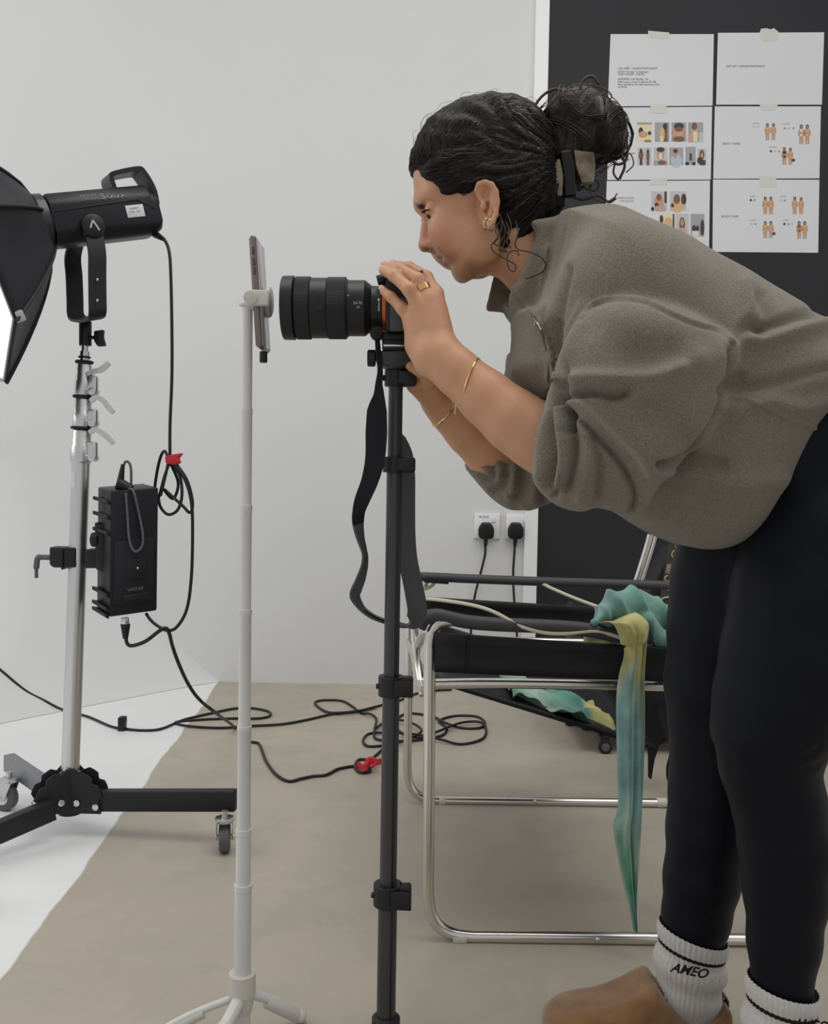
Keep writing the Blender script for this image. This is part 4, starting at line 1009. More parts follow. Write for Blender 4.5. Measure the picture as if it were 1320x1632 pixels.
bm = B(); lathe(bm, (TX, CYd, tz(608)), (0, 0, 1), [(0, .013), (tz(590)-tz(608), .0145), (tz(585)-tz(608), .022), (tz(576)-tz(608), .026)], 32)
prism(bm, [(P(a, b, CYd).x, CYd-.022, P(a, b, CYd).z) for a, b in [(600, 562), (656, 560), (658, 584), (612, 586), (600, 580)]], (0, .044, 0), bev=.003); hd = obj('tripod_head', bm, tp, tr)
bm = B(); prism(bm, [(P(a, b, CYd).x, CYd-.025, P(a, b, CYd).z) for a, b in [(610, 545), (656, 545), (656, 561), (610, 561)]], (0, .05, 0), bev=.002); obj('clamp_base', bm, blk, tr)
bm = B(); prism(bm, [(P(a, b, CYd).x, CYd-.026, P(a, b, CYd).z) for a, b in [(612, 553), (655, 553), (655, 556), (612, 556)]], (0, .052, 0), bev=.0006); obj('plate_edge', bm, steel, tr)
bm = B(); prism(bm, [(P(a, b, CYd).x, CYd-.024, P(a, b, CYd).z) for a, b in [(608, 534.5), (657, 534.5), (656, 545), (609, 545)]], (0, .048, 0), bev=.002); obj('quick_release_plate', bm, blk_sat, tr)
bm = B(); cyl(bm, P(604, 571, 1.315), P(596, 571, 1.315), .004, seg=10); lathe(bm, P(599, 571, 1.315), (-1, 0, 0), [(0, .009), (.001, .0118), (.010, .0118), (.0115, .0105)], 12); obj('pan_knob', bm, blk, tr)
bm = B(); lathe(bm, (TX, CYd, 0.004), (0, 0, 1), [(0, .018), (.012, .021), (.022, .021), (tz(1622)-.004, .0205), (tz(1617)-.004, .016)], 32); ft = obj('base_hub', bm, blk_sat, tr)
for a in (200, 340, 270):
    d = Vector((math.cos(math.radians(a)), math.sin(math.radians(a)), 0)); bm = B(); beam(bm, TB+d*.015+Vector((0, 0, .014)), TB+d*.10+Vector((0, 0, .010)), .014, .010, .002); ball(bm, TB+d*.10+Vector((0, 0, .008)), .0082)
    obj('leg', bm, blk_sat, tr)
# ================================================================== TUBULAR CHAIR
chrome = mat('chrome', (0.68, 0.655, 0.61), 0.26, metal=1.0)
leather = mat('black_leather', (0.010, 0.010, 0.013), 0.5, bump=.15, bscale=300)
armcloth = mat('dark_grey_strap', (0.050, 0.050, 0.055), 0.6)
YN, YF = 1.643, 2.332
ch = thing('lounge_chair', 'low tubular chrome sling chair with black straps, seen side-on behind the camera pole', 'chair', F(900, 1492))
def tb(name, pts, r=.0105, m_=None, k=5, par=None, seg=16):
    bm = B(); tube(bm, smoothpts(PP(pts), k), r, seg); return obj(name, bm, m_ or chrome, par or ch)
zn = F(900, 1492, .012); 
def side(Y, fx, fy, ty, rx, far):
    """side frame: floor rail, rounded front corner, front upright, rounded top, arm tube"""
    s = (CAMH)/ (fy-747) if False else 1
    f_y, t_y = fy, ty; q = 60*1.7/Y
    pts = [(rx, f_y+(rx-fx)*.012, Y), (fx+2.2*q, f_y+1.5, Y), (fx+1.0*q, f_y, Y), (fx+.45*q, f_y-.13*q, Y), (fx+.13*q, f_y-.45*q, Y), (fx, f_y-1.0*q, Y), (fx, f_y-2*q, Y), (fx+1, (f_y+t_y)/2, Y), (fx+2, t_y+1.0*q, Y), (fx+3, t_y+.5*q, Y), (fx+.20*q+2, t_y+.12*q, Y), (fx+.6*q, t_y+1, Y), (fx+1.0*q, t_y+2, Y)]
    return tb('side_frame', pts)
sfn = side(YN, 683, 1492, 988, 1240, 0)
sff = side(YF, 650, 1275, 918, 1075, 1)
# rear uprights
tb('rear_upright', [(1240, 1498, YN), (1252, 1485, YN), (1256, 1460, YN), (1256, 1200, YN), (1250, 1015, YN)])
tb('rear_upright', [(1075, 1280, YF), (1085, 1270, YF), (1088, 1250, YF), (1086, 1000, YF), (1080, 930, YF)], r=.0105)
# seat rails
rail_n = tb('seat_rail', [(688, 1090, YN+.01), (800, 1089, YN+.01), (1000, 1092, YN+.01), (1240, 1096, YN+.01)], r=.0095)
tb('seat_rail', [(655, 1020, YF-.01), (800, 1021, YF-.01), (1080, 1026, YF-.01)], r=.0095)
tb('front_rail', [(684, 1092, YN+.012), (684, 1090, YN+.1), (668, 1062, 2.0), (652, 1022, YF)], r=.0095)
tb('back_rail', [(1244, 1096, YN+.012), (1085, 1026, YF)], r=.0095)
tb('seat_support', [(688, 1002, YN+.03), (676, 1010, YN+.06), (663, 1040, YN+.25), (666, 1080, YN+.22), (676, 1100, YN+.05)], r=.0085)
tb('seat_support', [(660, 1000, YF-.5), (664, 1050, YF-.5), (674, 1108, YF-.55)], r=.0075)
# back frame, leaning
tb('back_frame', [(1037, 852, 2.46), (1030, 878, 2.46), (1004, 960, 2.46), (985, 1020, 2.44), (975, 1052, 2.42)], r=.0085)
tb('back_frame', [(1046, 852, 2.50), (1039, 878, 2.50), (1013, 960, 2.50), (994, 1020, 2.47)], r=.0045)
tb('back_frame', [(1262, 860, 1.72), (1235, 960, 1.72), (1215, 1040, 1.72), (1200, 1092, 1.72)], r=.0085)
# bolts and joint sleeves on the rails
def sleeve(px, py, Y, w_, r, nm, m_):
    bm = B(); cyl(bm, P(px-w_/2, py, Y), P(px+w_/2, py, Y), r, seg=20, bev=.001); return obj(nm, bm, m_, ch)
sleeve(733, 1494, YN, 22, .0118, 'joint_sleeve', wpl); sleeve(705, 1276, YF, 10, .0118, 'joint_sleeve', wpl); sleeve(1055, 1279, YF, 16, .0118, 'joint_sleeve', wpl)
for x, y, Y in ((953, 1497, YN), (853, 1277, YF)):
    bm = B(); ball(bm, P(x, y, Y-.0105), .004, seg=12); obj('bolt', bm, steel, ch)
# bands
def band(name, tl, tr_, br, bl, Y, m_, th=.004):
    bm = B(); n = 14; g = []
    for j in range(5):
        row = []
        for i in range(n+1):
            a = i/n; b = j/4
            x = (tl[0]*(1-a)+tr_[0]*a)*(1-b)+(bl[0]*(1-a)+br[0]*a)*b; y = (tl[1]*(1-a)+tr_[1]*a)*(1-b)+(bl[1]*(1-a)+br[1]*a)*b
            row.append(bm.verts.new(P(x, y+1.5*math.sin(a*PI), Y+.006*math.sin(b*PI)+.004*math.sin(a*7))))
        g.append(row)
    for j in range(4):
        for i in range(n): bm.faces.new((g[j][i], g[j][i+1], g[j+1][i+1], g[j+1][i]))
    o = obj(name, bm, m_, ch, sharp=0); md = o.modifiers.new('t', 'SOLIDIFY'); md.thickness = th; md.offset = 0; return o
bn = band('side_band', (692, 1008), (1236, 1042), (1236, 1092), (692, 1071), YN-.014, leather)
bm = B(); tube(bm, PP([(746, 1012, YN-.018), (746, 1040, YN-.016), (745, 1071, YN-.018)]), .0016, 6); obj('seam', bm, leather, bn)
band('side_band', (660, 950), (1080, 973), (1080, 1015), (660, 992), YF-.014, leather)
bm = B(); tube(bm, smoothpts(PP([(668, 1000, YN), (676, 987, YN), (694, 981, YN), (716, 985, YN), (745, 991, YN), (790, 995, YN), (900, 1000, YN), (950, 1006, YN), (992, 1014, YN), (1100, 1018, YN), (1250, 1024, YN)]), 5), .0125, 16); obj('arm_strap', bm, armcloth, ch)
bm = B(); tube(bm, smoothpts(PP([(652, 932, YF), (660, 920, YF), (700, 920, YF), (740, 922, YF), (870, 927, YF), (1035, 932, YF), (1078, 934, YF)]), 5), .0115, 16); obj('arm_strap', bm, armcloth, ch)
bm = B(); ribbon(bm, PP([(676, 925, YF-.02), (715, 928, YF-.02)]), (0, 1, 0), .02, .008); obj('strap_end', bm, leather, ch)
# sling seat
q0, q1 = P(694, 1086, YN+.02), P(1046, 1194, YN+.02)
def seatp(a, b, lift=0.0):
    sag = -.020*math.sin(PI*b)*math.sin(PI*min(1, max(0, a)))
    p = q0.lerp(q1, a); return Vector((p.x, YN+.02+(YF-YN-.04)*b, p.z+sag+lift))
bm = B(); g = [[bm.verts.new(seatp(i/20, j/12)) for j in range(13)] for i in range(21)]
for i in range(20):
    for j in range(12): bm.faces.new((g[i][j], g[i+1][j], g[i+1][j+1], g[i][j+1]))
o = obj('sling_seat', bm, leather, ch, sharp=0); md = o.modifiers.new('t', 'SOLIDIFY'); md.thickness = .006; md.offset = 0
for hgt, x_ in ((1012, 1012),):
    bm = B(); a = P(x_, hgt, 2.44); b = Vector((P(x_+195, hgt+30, 1.74).x, 1.74, a.z)); ribbon(bm, [a, a.lerp(b, .5)+Vector((.03, 0, 0)), b], (.3, 0, 1), .10, .004); obj('back_band', bm, leather, ch)

_P0 = P
def P(a, b, Y): return _P0(a, b, Y-.032)
# ---- cords over the arms
cord_m = mat('cream_cord', (.60, .56, .42), .6)
bm = B(); tube(bm, smoothpts(PP([(677, 938, 2.36), (688, 934, 2.36), (692, 928, 2.36), (684, 925, 2.36), (676, 922, 2.36)][::-1]+[(690, 921, 2.38), (730, 918, 2.38), (780, 924, 2.375), (830, 927, 2.37), (862, 930, 2.36), (880, 938, 2.34), (915, 953, 2.30), (955, 968, 2.26)]), 6), .0042, 8)
tag(obj('cord', bm, cord_m), 'cream cord running along the far arm of the chair into the scarf', 'cord')
bm = B(); tube(bm, smoothpts(PP([(676, 954, 1.86), (700, 956, 1.80), (740, 962, 1.74), (770, 969, 1.70), (795, 979, 1.678), (830, 998, 1.665), (865, 1008, 1.665), (900, 1010, 1.665), (940, 1006, 1.665), (965, 1009, 1.665), (994, 1018, 1.66)]), 6), .0034, 8)
tag(obj('cord', bm, cord_m), 'cream cord draped across the near arm of the chair, dipping to its band', 'cord')

# ---- tie-dye scarf
scarf_m = mat('tie_dye_cloth', (.3, .5, .45), .75, attr='tint', noise=.42, nscale=22, sheen=.3, bump=.25, bscale=120, detail=6)
YEL, TEAL, BLUE, GREEN, DTEAL, PALE = [(.58, .53, .19), (.14, .36, .25), (.21, .40, .39), (.15, .42, .28), (.05, .21, .18), (.36, .50, .40)]
def cmix(stops, t):
    for (a, ca), (b, cb_) in zip(stops, stops[1:]):
        if t <= b:
            k = 0 if b == a else max(0, (t-a)/(b-a)); return [x*(1-k)+y*k for x, y in zip(ca, cb_)]
    return stops[-1][1]
def cloth(Ls, Rs, cols, par=None, nw=14, k=5, wr=.006, wf=3.0, seed=0, name='cloth_fold', curve=.02):
    """sheet between two edges given as (px, py, Y)"""
    L = smoothpts(PP(Ls), k); Rr = smoothpts(PP(Rs), k); n = len(L); V = []; C = []
    rs = np.random.RandomState(seed); ph = rs.rand(6)*6.28
    for i in range(n):
        for j in range(nw+1):
            a = j/nw; p = L[i].lerp(Rr[i], a); t = i/(n-1)
            amp = wr*(math.sin(a*PI*wf+ph[0]+t*2.0)+.6*math.sin(a*PI*wf*2.1+ph[1]-t*3)+.4*math.sin(t*9+a*4+ph[2]))
            p = p+Vector((0, -curve*math.sin(a*PI)+amp, 0.35*amp*math.sin(t*7+ph[3]))); V.append(p)
            c = cmix(cols, min(1, max(0, t+.05*math.sin(a*5+ph[4])+.05*math.sin(a*11+t*20)))); C.append(c)
    Q = [(i*(nw+1)+j, i*(nw+1)+j+1, (i+1)*(nw+1)+j+1, (i+1)*(nw+1)+j) for i in range(n-1) for j in range(nw)]
    me = np_mesh(name, np.array([list(v) for v in V]), np.array(Q), np.array(C))
    o = link_mesh(name, me, scarf_m, par, sharp=0); md = o.modifiers.new('t', 'SOLIDIFY'); md.thickness = .0015
    return o
sf = thing('scarf', 'teal and yellow tie-dye scarf bundled over the near chair arm, one end hanging down', 'scarf', P(1012, 1482, 1.64))
cloth([(989, 1008, 1.655), (996, 1040, 1.655), (988, 1075, 1.65), (984, 1110, 1.65), (984, 1160, 1.65), (986, 1230, 1.65), (987, 1290, 1.648), (980, 1322, 1.645), (986, 1360, 1.645), (996, 1410, 1.643), (1006, 1450, 1.64), (1011, 1482, 1.64)],
      [(1031, 1010, 1.655), (1029, 1040, 1.655), (1027, 1075, 1.65), (1027, 1110, 1.65), (1027, 1160, 1.65), (1025, 1230, 1.65), (1022, 1290, 1.648), (1020, 1322, 1.645), (1018, 1360, 1.645), (1015, 1410, 1.643), (1013, 1450, 1.64), (1014, 1482, 1.64)],
      [(0, YEL), (.12, YEL), (.24, PALE), (.36, BLUE), (.55, BLUE), (.66, PALE), (.74, TEAL), (.85, GREEN), (1, DTEAL)], sf, nw=12, wr=.006, wf=2.8, seed=12, name='hanging_end', curve=.012)
cloth([(950, 1000, 1.69), (962, 992, 1.655), (978, 994, 1.64), (988, 1012, 1.64), (990, 1026, 1.65)], [(1002, 972, 1.74), (1018, 978, 1.68), (1030, 990, 1.65), (1032, 1005, 1.645), (1030, 1022, 1.65)], [(0, TEAL), (.15, YEL), (1, YEL)], sf, nw=14, wr=.004, wf=3, seed=5, name='yellow_fold')
# teal bundle over the arm
bv = chain([P(958, 985, 1.72), P(985, 968, 1.72), P(1015, 968, 1.73), P(1045, 985, 1.74), P(1078, 1000, 1.75)], [.016, .024, .026, .028, .028], .03)
V, Q = sdf_mesh('b', U([bv, chain([P(962, 978, 1.69), P(952, 990, 1.67)], [.013, .008]), chain([P(1035, 995, 1.68), P(1060, 1018, 1.67), P(1085, 1022, 1.68)], [.016, .014, .012])], .02), .0028, 1)
Nn = vnormals(V, Q); wp_ = V[:, 0]*95+V[:, 2]*30+2.2*vnoise(V, 16, 3, 2)
V = V+Nn*(.0075*(1-np.abs(np.sin(wp_)))**1.5+.004*(1-np.abs(np.sin(wp_*.53+1+1.5*vnoise(V, 30, 5, 2))))-.004+.0015*vnoise(V, 80, 4))[:, None]
tt = np.clip(.5+.6*vnoise(V, 45, 8), 0, 1)[:, None]; Cc = np.array(TEAL)*tt+np.array(BLUE)*(1-tt); u_, v_ = proj(V)
mk = np.clip((v_-1005)/15, 0, 1)[:, None]*np.clip((1045-u_)/20, 0, 1)[:, None]*0; link_mesh('bundle', np_mesh('bundle', V, Q, Cc), scarf_m, sf, sharp=0)
cloth([(930, 1012, 1.73), (931, 1022, 1.73), (934, 1032, 1.73)], [(992, 1008, 1.72), (992, 1022, 1.72), (992, 1034, 1.72)], [(0, PALE), (.5, YEL), (1, PALE)], sf, nw=10, wr=.003, name='inner_fold')
cloth([(1032, 1012, 1.68), (1040, 1030, 1.68), (1050, 1050, 1.685), (1058, 1068, 1.69)], [(1090, 1015, 1.68), (1092, 1030, 1.68), (1094, 1050, 1.685), (1094, 1070, 1.69)], [(0, TEAL), (1, DTEAL)], sf, nw=10, wr=.005, seed=8, name='rear_fold')
P = _P0
# part lying on the sling seat
V = []; C = []; na, nb = 40, 26
for i in range(na+1):
    for j in range(nb+1):
        a, b = i/na, j/nb
        A_ = .36+.48*a; lo = .05+.03*math.sin(a*9); hi = .55-.15*a
        p = seatp(A_, lo+(hi-lo)*b, .010+.008*math.sin(a*13+b*6)+.007*math.sin(b*15+a*4)+.004*math.sin(a*31+b*22)); V.append(list(p))
        C.append(cmix([(0, TEAL), (.3, PALE), (.5, TEAL), (.8, DTEAL), (.86, YEL), (1, YEL)], a))
Q = [(i*(nb+1)+j, i*(nb+1)+j+1, (i+1)*(nb+1)+j+1, (i+1)*(nb+1)+j) for i in range(na) for j in range(nb)]
o = link_mesh('seat_spread', np_mesh('seat_spread', np.array(V), np.array(Q), np.array(C)), scarf_m, sf, sharp=0)

# ---- things behind the chair: wheeled case, handbag, hanging garment
wc = thing('wheeled_case', 'black case on small casters standing behind the chair', 'wheeled case', F(1000, 1200))
casem = mat('case_black', (.012, .012, .014), .6, bump=.3, bscale=90)
yb = F(965, 1203).y
bm = B(); a = P(925, 1168, yb); b = P(1125, 985, yb)
box(bm, ((a.x+b.x)/2, yb+.17, (a.z+b.z)/2), (b.x-a.x, .34, b.z-a.z), bev=.02, segs=3); cs = obj('case_body', bm, casem, wc)
for px, dy in ((966, 0), (936, .30), (1095, 0)):
    x = P(px, 1200, yb).x; yy = yb+dy+.02; r = .021
    bm = B(); prism(bm, [(x-.018, yy-.010, r+.035), (x+.016, yy-.010, r+.035), (x+.008, yy-.010, r-.006), (x-.006, yy-.010, r-.006)], (0, .020, 0), bev=.002); cyl(bm, (x, yy, r+.03), (x, yy, .075), .01, seg=12)
    cf = obj('caster_fork', bm, blk, wc)
    bm = B(); lathe(bm, (x, yy-.016, r), (0, 1, 0), [(0, r*.6), (.001, r*.92), (.004, r), (.010, r), (.012, r*.9)], 28); obj('wheel', bm, rub, cf)
    bm = B(); lathe(bm, (x, yy-.0175, r), (0, 1, 0), [(0, r*.3), (.0015, r*.6), (.014, r*.6)], 20); obj('wheel_hub', bm, greyrub, cf)
bm = B(); tube(bm, smoothpts([P(1050, 1130, 2.42), P(1062, 1170, 2.42), P(1070, 1195, 2.42), P(1064, 1225, 2.42), P(1068, 1248, 2.42), P(1085, 1255, 2.42), P(1110, 1245, 2.42)], 6), .004, 8)
tag(obj('cable_loop', bm, cable_m), 'short black cable looping down beside the wheeled case', 'cable')
gr = [P(a, b, 2.45) for a, b in [(1008, 1085), (1085, 1085), (1088, 1150), (1070, 1180), (1052, 1188), (1044, 1212), (1039, 1243), (1034, 1240), (1034, 1205), (1027, 1160), (1010, 1160)]]
bm = B(); prism(bm, gr, (0, .012, 0), bev=.003); tag(obj('hanging_cloth', bm, leather), 'black cloth with a pointed corner hanging behind the chair', 'cloth')
hb = thing('handbag', 'black bag with a gold-patterned strap standing on the case behind the chair', 'bag', P(1060, 985, yb))
bm = B(); prism(bm, [P(a, b, yb+.05) for a, b in [(1022, 984), (1027, 955), (1069, 872), (1095, 860), (1130, 870), (1130, 984)]], (0, .12, 0), bev=.012, segs=3); obj('bag_body', bm, mat('bag_charcoal', (.020, .020, .023), .55), hb)
bm = B(); ribbon(bm, smoothpts([P(a, b, yb+.035) for a, b in [(1079, 855), (1073, 885), (1067, 920), (1062, 950), (1058, 965)]], 5), (1, 0, 0), .036, .004); sp_ = obj('patterned_strap', bm, mat('strap_dark_brown', (.045, .035, .028), .6), hb)
gold = mat('gold_print', (.50, .36, .16), .45, metal=.3)
bm = B()
for cx_, cy_, r_, a0, a1 in ((1077, 884, 6, 0, 4.6), (1068, 934, 7, .4, 5.8), (1071, 936, 3.5, 2, 7.5), (1079, 897, 5, 2, 6), (1064, 922, 4, 1, 5), (1081, 872, 4, 0, 5)):
    tube(bm, [P(cx_+r_*math.cos(a), cy_+r_*1.1*math.sin(a), yb+.032) for a in [a0+(a1-a0)*i/12 for i in range(13)]], .0022, 6)
obj('gold_scroll', bm, gold, sp_)
bm = B(); prism(bm, [P(a, b, yb+.030) for a, b in [(1064, 899), (1083, 900), (1081, 916), (1061, 914)]], (0, .004, 0), bev=.001); obj('strap_patch', bm, mat('taupe_patch', (.22, .20, .19), .6), sp_)
bm = B(); tube(bm, smoothpts([P(a, b, yb+.03) for a, b in [(1050, 965), (1056, 972), (1066, 972), (1072, 962), (1068, 952), (1056, 954)]], 4, closed=True), .003, 8, closed=True); obj('strap_ring', bm, steel, hb)
# ================================================================== THE PERSON
YM = 1.31                                             # mid plane of the head and trunk
person = thing('person', 'person in a grey-brown fleece and black leggings, bending forward to look through the camera', 'person', (P(1150, 1600, 1.25).x, 1.25, 0))
# ---------------- skin body
def pp(*q): return P(*q)
YH = 1.325
head_out = [(666, 262), (665.5, 285), (665, 302), (666, 318), (668, 330), (676, 341), (684, 352), (687, 366), (689, 380), (692, 391), (695, 399), (697.5, 405), (703.5, 410.5), (706, 413.5), (705.5, 417), (709, 421), (714, 424.5), (719, 426.5), (720.5, 434), (725.5, 443), (733, 448.5), (741, 449), (751, 444), (760, 439.5), (772, 436), (790, 430), (800, 395), (795, 330), (780, 270), (740, 215), (700, 215), (676, 235)]
skull_out = [(668, 300), (666, 270), (671, 245), (683, 217), (706, 193), (738, 175), (778, 166), (818, 169), (846, 184), (864, 206), (873, 240), (872, 280), (858, 320), (830, 350), (790, 360), (740, 345), (700, 330)]
def both(f, y): return [f(YH-y), f(YH+y)]
heads = [slab(head_out, YH, .058, .050, 0), slab(skull_out, YH, .074, .070, 3)]
for s in (-1, 1):
    heads += [ell(P(709, 372, YH)+Vector((0, s*.034, 0)), (.021, .020, .021)),            # cheek
              ell(P(722, 388, YH)+Vector((0, s*.036, 0)), (.022, .018, .022)),
              ell(P(765, 400, YH)+Vector((0, s*.050, 0)), (.028, .014, .028), Matrix.Rotation(-.5, 3, 'Y')),  # jaw angle
              cap(P(674, 325, YH)+Vector((0, s*.008, 0)), P(692, 318, YH)+Vector((0, s*.042, 0)), .006, .008)]   # brow ridge
nose = U([slab([(673, 338), (675, 345), (672.5, 360), (670.5, 376), (669.2, 388), (671.5, 397), (678, 401.3), (686, 400.5), (694, 398.5), (700, 385), (700, 345)], YH, .0052, .005, 2),
          cap(P(682, 346, YH), P(679, 388, YH), .0062, .0085), ell(P(679.5, 391, YH), (.0095, .0088, .0088))]
         + [ell(P(687, 393, YH)+Vector((0, s*.0095, 0)), (.0095, .0062, .0072)) for s in (-1, 1)], .006)
neck = chain([P(795, 368, YH), P(822, 390, YH), P(862, 428, YH-.003), P(930, 486, YM)], [.043, .044, .046, .058], .02)
hd = U([U(heads, .022), nose], .007); hd = U([hd, neck], .018)
sock = U([ell(P(686, 343, YH)+Vector((0, s*.027, 0)), (.012, .015, .010)) for s in (-1, 1)], .004)
hd = Sub(hd, sock, .010)
lids = U([ell(P(691.5, 342.5, YH)+Vector((0, s*.029, 0)), (.0130, .0140, .0112)) for s in (-1, 1)], 0)
hd = U([hd, lids], .004)
cuts = U([cap(P(680, 398.5, YH)+Vector((0, s*.0052, 0)), P(688, 393, YH)+Vector((0, s*.0075, 0)), .0030, .0036) for s in (-1, 1)]
         + [chain([P(704.5, 415.5, YH)+Vector((0, s*.004, 0)), P(707.5, 412.5, YH)+Vector((0, s*.018, 0)), P(716, 401, YH)+Vector((0, s*.034, 0))], [.0016, .0015, .0012], .002) for s in (-1, 1)]
         + [chain([P(691, 391, YH)+Vector((0, s*.021, 0)), P(700, 393, YH)+Vector((0, s*.0335, 0)), P(711, 400, YH)+Vector((0, s*.040, 0))], [.0018, .0022, .0016], .002) for s in (-1, 1)], 0)
hd = Sub(hd, cuts, .005)
lips = U([chain([P(700.5, 408.5, YH), P(705, 408, YH)+Vector((0, s*.014, 0)), P(713.5, 401.5, YH)+Vector((0, s*.029, 0))], [.0036, .0032, .0014], .003) for s in (-1, 1)]
         + [chain([P(710, 419, YH), P(712, 415, YH)+Vector((0, s*.014, 0)), P(715.5, 404.5, YH)+Vector((0, s*.029, 0))], [.0044, .0038, .0014], .003) for s in (-1, 1)], .002)
hd = U([hd, lips], .003)
def ear(s):
    y = YH+s*.072
    e_ = [(764, 318), (759, 303), (763, 293), (773, 290), (784, 294), (791, 306), (793, 322), (791, 341), (785, 354), (779, 362)]
    o_ = [P(a, b, y+s*.010*math.sin(min(1, i/5)*PI/2)) for i, (a, b) in enumerate(e_)]
    rim = chain(o_, [.0026, .0030, .0034, .0036, .0038, .0038, .0036, .0034, .0042, .0050], .002)
    plate = slab([(766, 320), (764, 300), (774, 294), (786, 302), (790, 322), (787, 345), (779, 360), (773, 352), (771, 335)], y, .0045, .004, 2, Yc=y+s*.002)
    tr_ = ell(P(770.5, 329, y+s*.005), (.0045, .004, .0075)); anti = chain([P(784, 308, y+s*.006), P(785, 325, y+s*.008), P(780, 343, y+s*.006)], [.0028, .0032, .003], .002)
    root = ell(P(779, 328, YH+s*.062), (.012, .014, .024))
    bowl = ell(P(777.5, 331, y+s*.010), (.0066, .0120, .0125)); bowl2 = ell(P(774.5, 307, y+s*.009), (.0066, .0085, .0085))
    return U([Sub(U([plate, root], .006), U([bowl, bowl2], .002), .004), rim, tr_, anti], .0028)
hd = U([hd, ear(-1), ear(1)], .005)
torso = U([ell(P(1010, 530, YM), (.15, .12, .09), Matrix.Rotation(.5, 3, 'Y')), ell(P(1180, 610, YM), (.15, .12, .11), Matrix.Rotation(.5, 3, 'Y'))], .05)
# arms and hands
def hand(f, palm, wrist, k=.007):
    parts = []
    for K, w_ in palm: parts.append(cap(K, w_, .0108, .0125))
    pl_ = U(parts, .014)
    fs = [chain(a, r_, .004) for a, r_ in f]
    return pl_, fs
# near (left) hand: fingers over the camera top, back of the hand to the viewer
nw = [P(689, 562, 1.216), P(696, 559, 1.206), P(705, 556, 1.206), P(712, 552, 1.214)]
K1, K2, K3, K4 = P(657, 513, 1.232), P(670, 494, 1.221), P(683, 479, 1.222), P(694, 468, 1.232)
FR_ = [.0083, .0078, .0070, .0060]
nf = [([K1, P(641, 492, 1.232), P(623, 473, 1.240), P(611, 463.5, 1.250)], [.0086, .0078, .0068, .0056]),
      ([K2, P(652, 461, 1.218), P(629, 440, 1.236), P(611, 431, 1.256)], [.0096, .0088, .0080, .0064]),
      ([K3, P(667, 446, 1.228), P(637, 429, 1.248), P(614, 424, 1.268)], [.0096, .0088, .0078, .0064]),
      ([K4, P(680, 442, 1.246), P(652, 426, 1.262), P(627, 422, 1.282)], [.0094, .0084, .0074, .0060])]
npalm = [(K1, nw[0]), (K2, nw[1]), (K3, nw[2]), (K4, nw[3])]
pl1, fs1 = hand(nf, npalm, nw)
pl1 = U([pl1, ell(P(684, 520, 1.228), (.021, .014, .040), Matrix.Rotation(-.30, 3, 'Y')), chain([P(664, 524, 1.236), P(668, 550, 1.230), P(684, 575, 1.220)], [.012, .014, .020], .02)], .014)
th1 = chain([P(700, 552, 1.235), P(690, 520, 1.262), P(676, 495, 1.283), P(664, 478, 1.297)], [.016, .0125, .0105, .008], .006)
fore1 = chain([P(690, 566, 1.213), P(707, 574, 1.209), P(733, 597, 1.203), P(775, 634, 1.195), P(820, 671, 1.185), P(862, 699, 1.178), P(905, 722, 1.170), P(940, 742, 1.160)], [.0225, .0240, .0262, .0315, .0360, .0385, .040, .042], .02)
up1 = chain([P(940, 742, 1.160), P(975, 620, 1.155), P(1010, 520, 1.20)], [.040, .042, .046], .02)
# far (right) hand: under the camera, fingers closed on the head of the pole
pl2 = U([cap(P(664, 606, 1.340), P(700, 640, 1.365), .0125, .016), cap(P(670, 600, 1.352), P(705, 636, 1.372), .0125, .016), cap(P(676, 604, 1.372), P(708, 640, 1.385), .012, .015), cap(P(662, 615, 1.332), P(698, 648, 1.358), .011, .015)], .012)
fs2 = [chain([P(662, 615, 1.332), P(652, 603, 1.331), P(650, 592, 1.345), P(656, 587, 1.358)], [.0092, .0085, .0075, .0062], .004),
       chain([P(666, 607, 1.346), P(655, 595, 1.347), P(656, 583, 1.360), P(662, 580, 1.372)], [.0092, .0085, .0075, .0062], .004),
       chain([P(672, 602, 1.362), P(662, 590, 1.366), P(661, 578, 1.376), P(667, 574, 1.386)], [.0090, .0083, .0075, .0062], .004),
       chain([P(678, 603, 1.380), P(670, 592, 1.388), P(668, 582, 1.396), P(673, 577, 1.402)], [.0085, .0078, .007, .0058], .004)]
th2 = chain([P(700, 632, 1.35), P(684, 606, 1.325), P(668, 590, 1.312), P(655, 583, 1.308)], [.014, .0115, .0098, .0078], .006)
fore2 = chain([P(696, 640, 1.367), P(716, 660, 1.370), P(745, 690, 1.376), P(780, 722, 1.385), P(822, 748, 1.395), P(862, 762, 1.405)], [.0215, .0230, .0275, .0320, .030, .030], .02)
up2 = chain([P(862, 762, 1.405), P(920, 640, 1.41), P(985, 520, 1.40)], [.030, .038, .046], .02)
arm1 = U([U([fore1, up1], .02), pl1], .012); arm2 = U([U([fore2, up2], .02), pl2], .012)
body = U([U([hd, torso], .03), arm1, arm2], .02)
for f in fs1+fs2+[th1, th2]: pass
hands1 = U([body]+[U([f], 0) for f in fs1[:1]], .006)
body = U([body, U(fs1, .0012), th1, U(fs2, .0012), th2], .006)
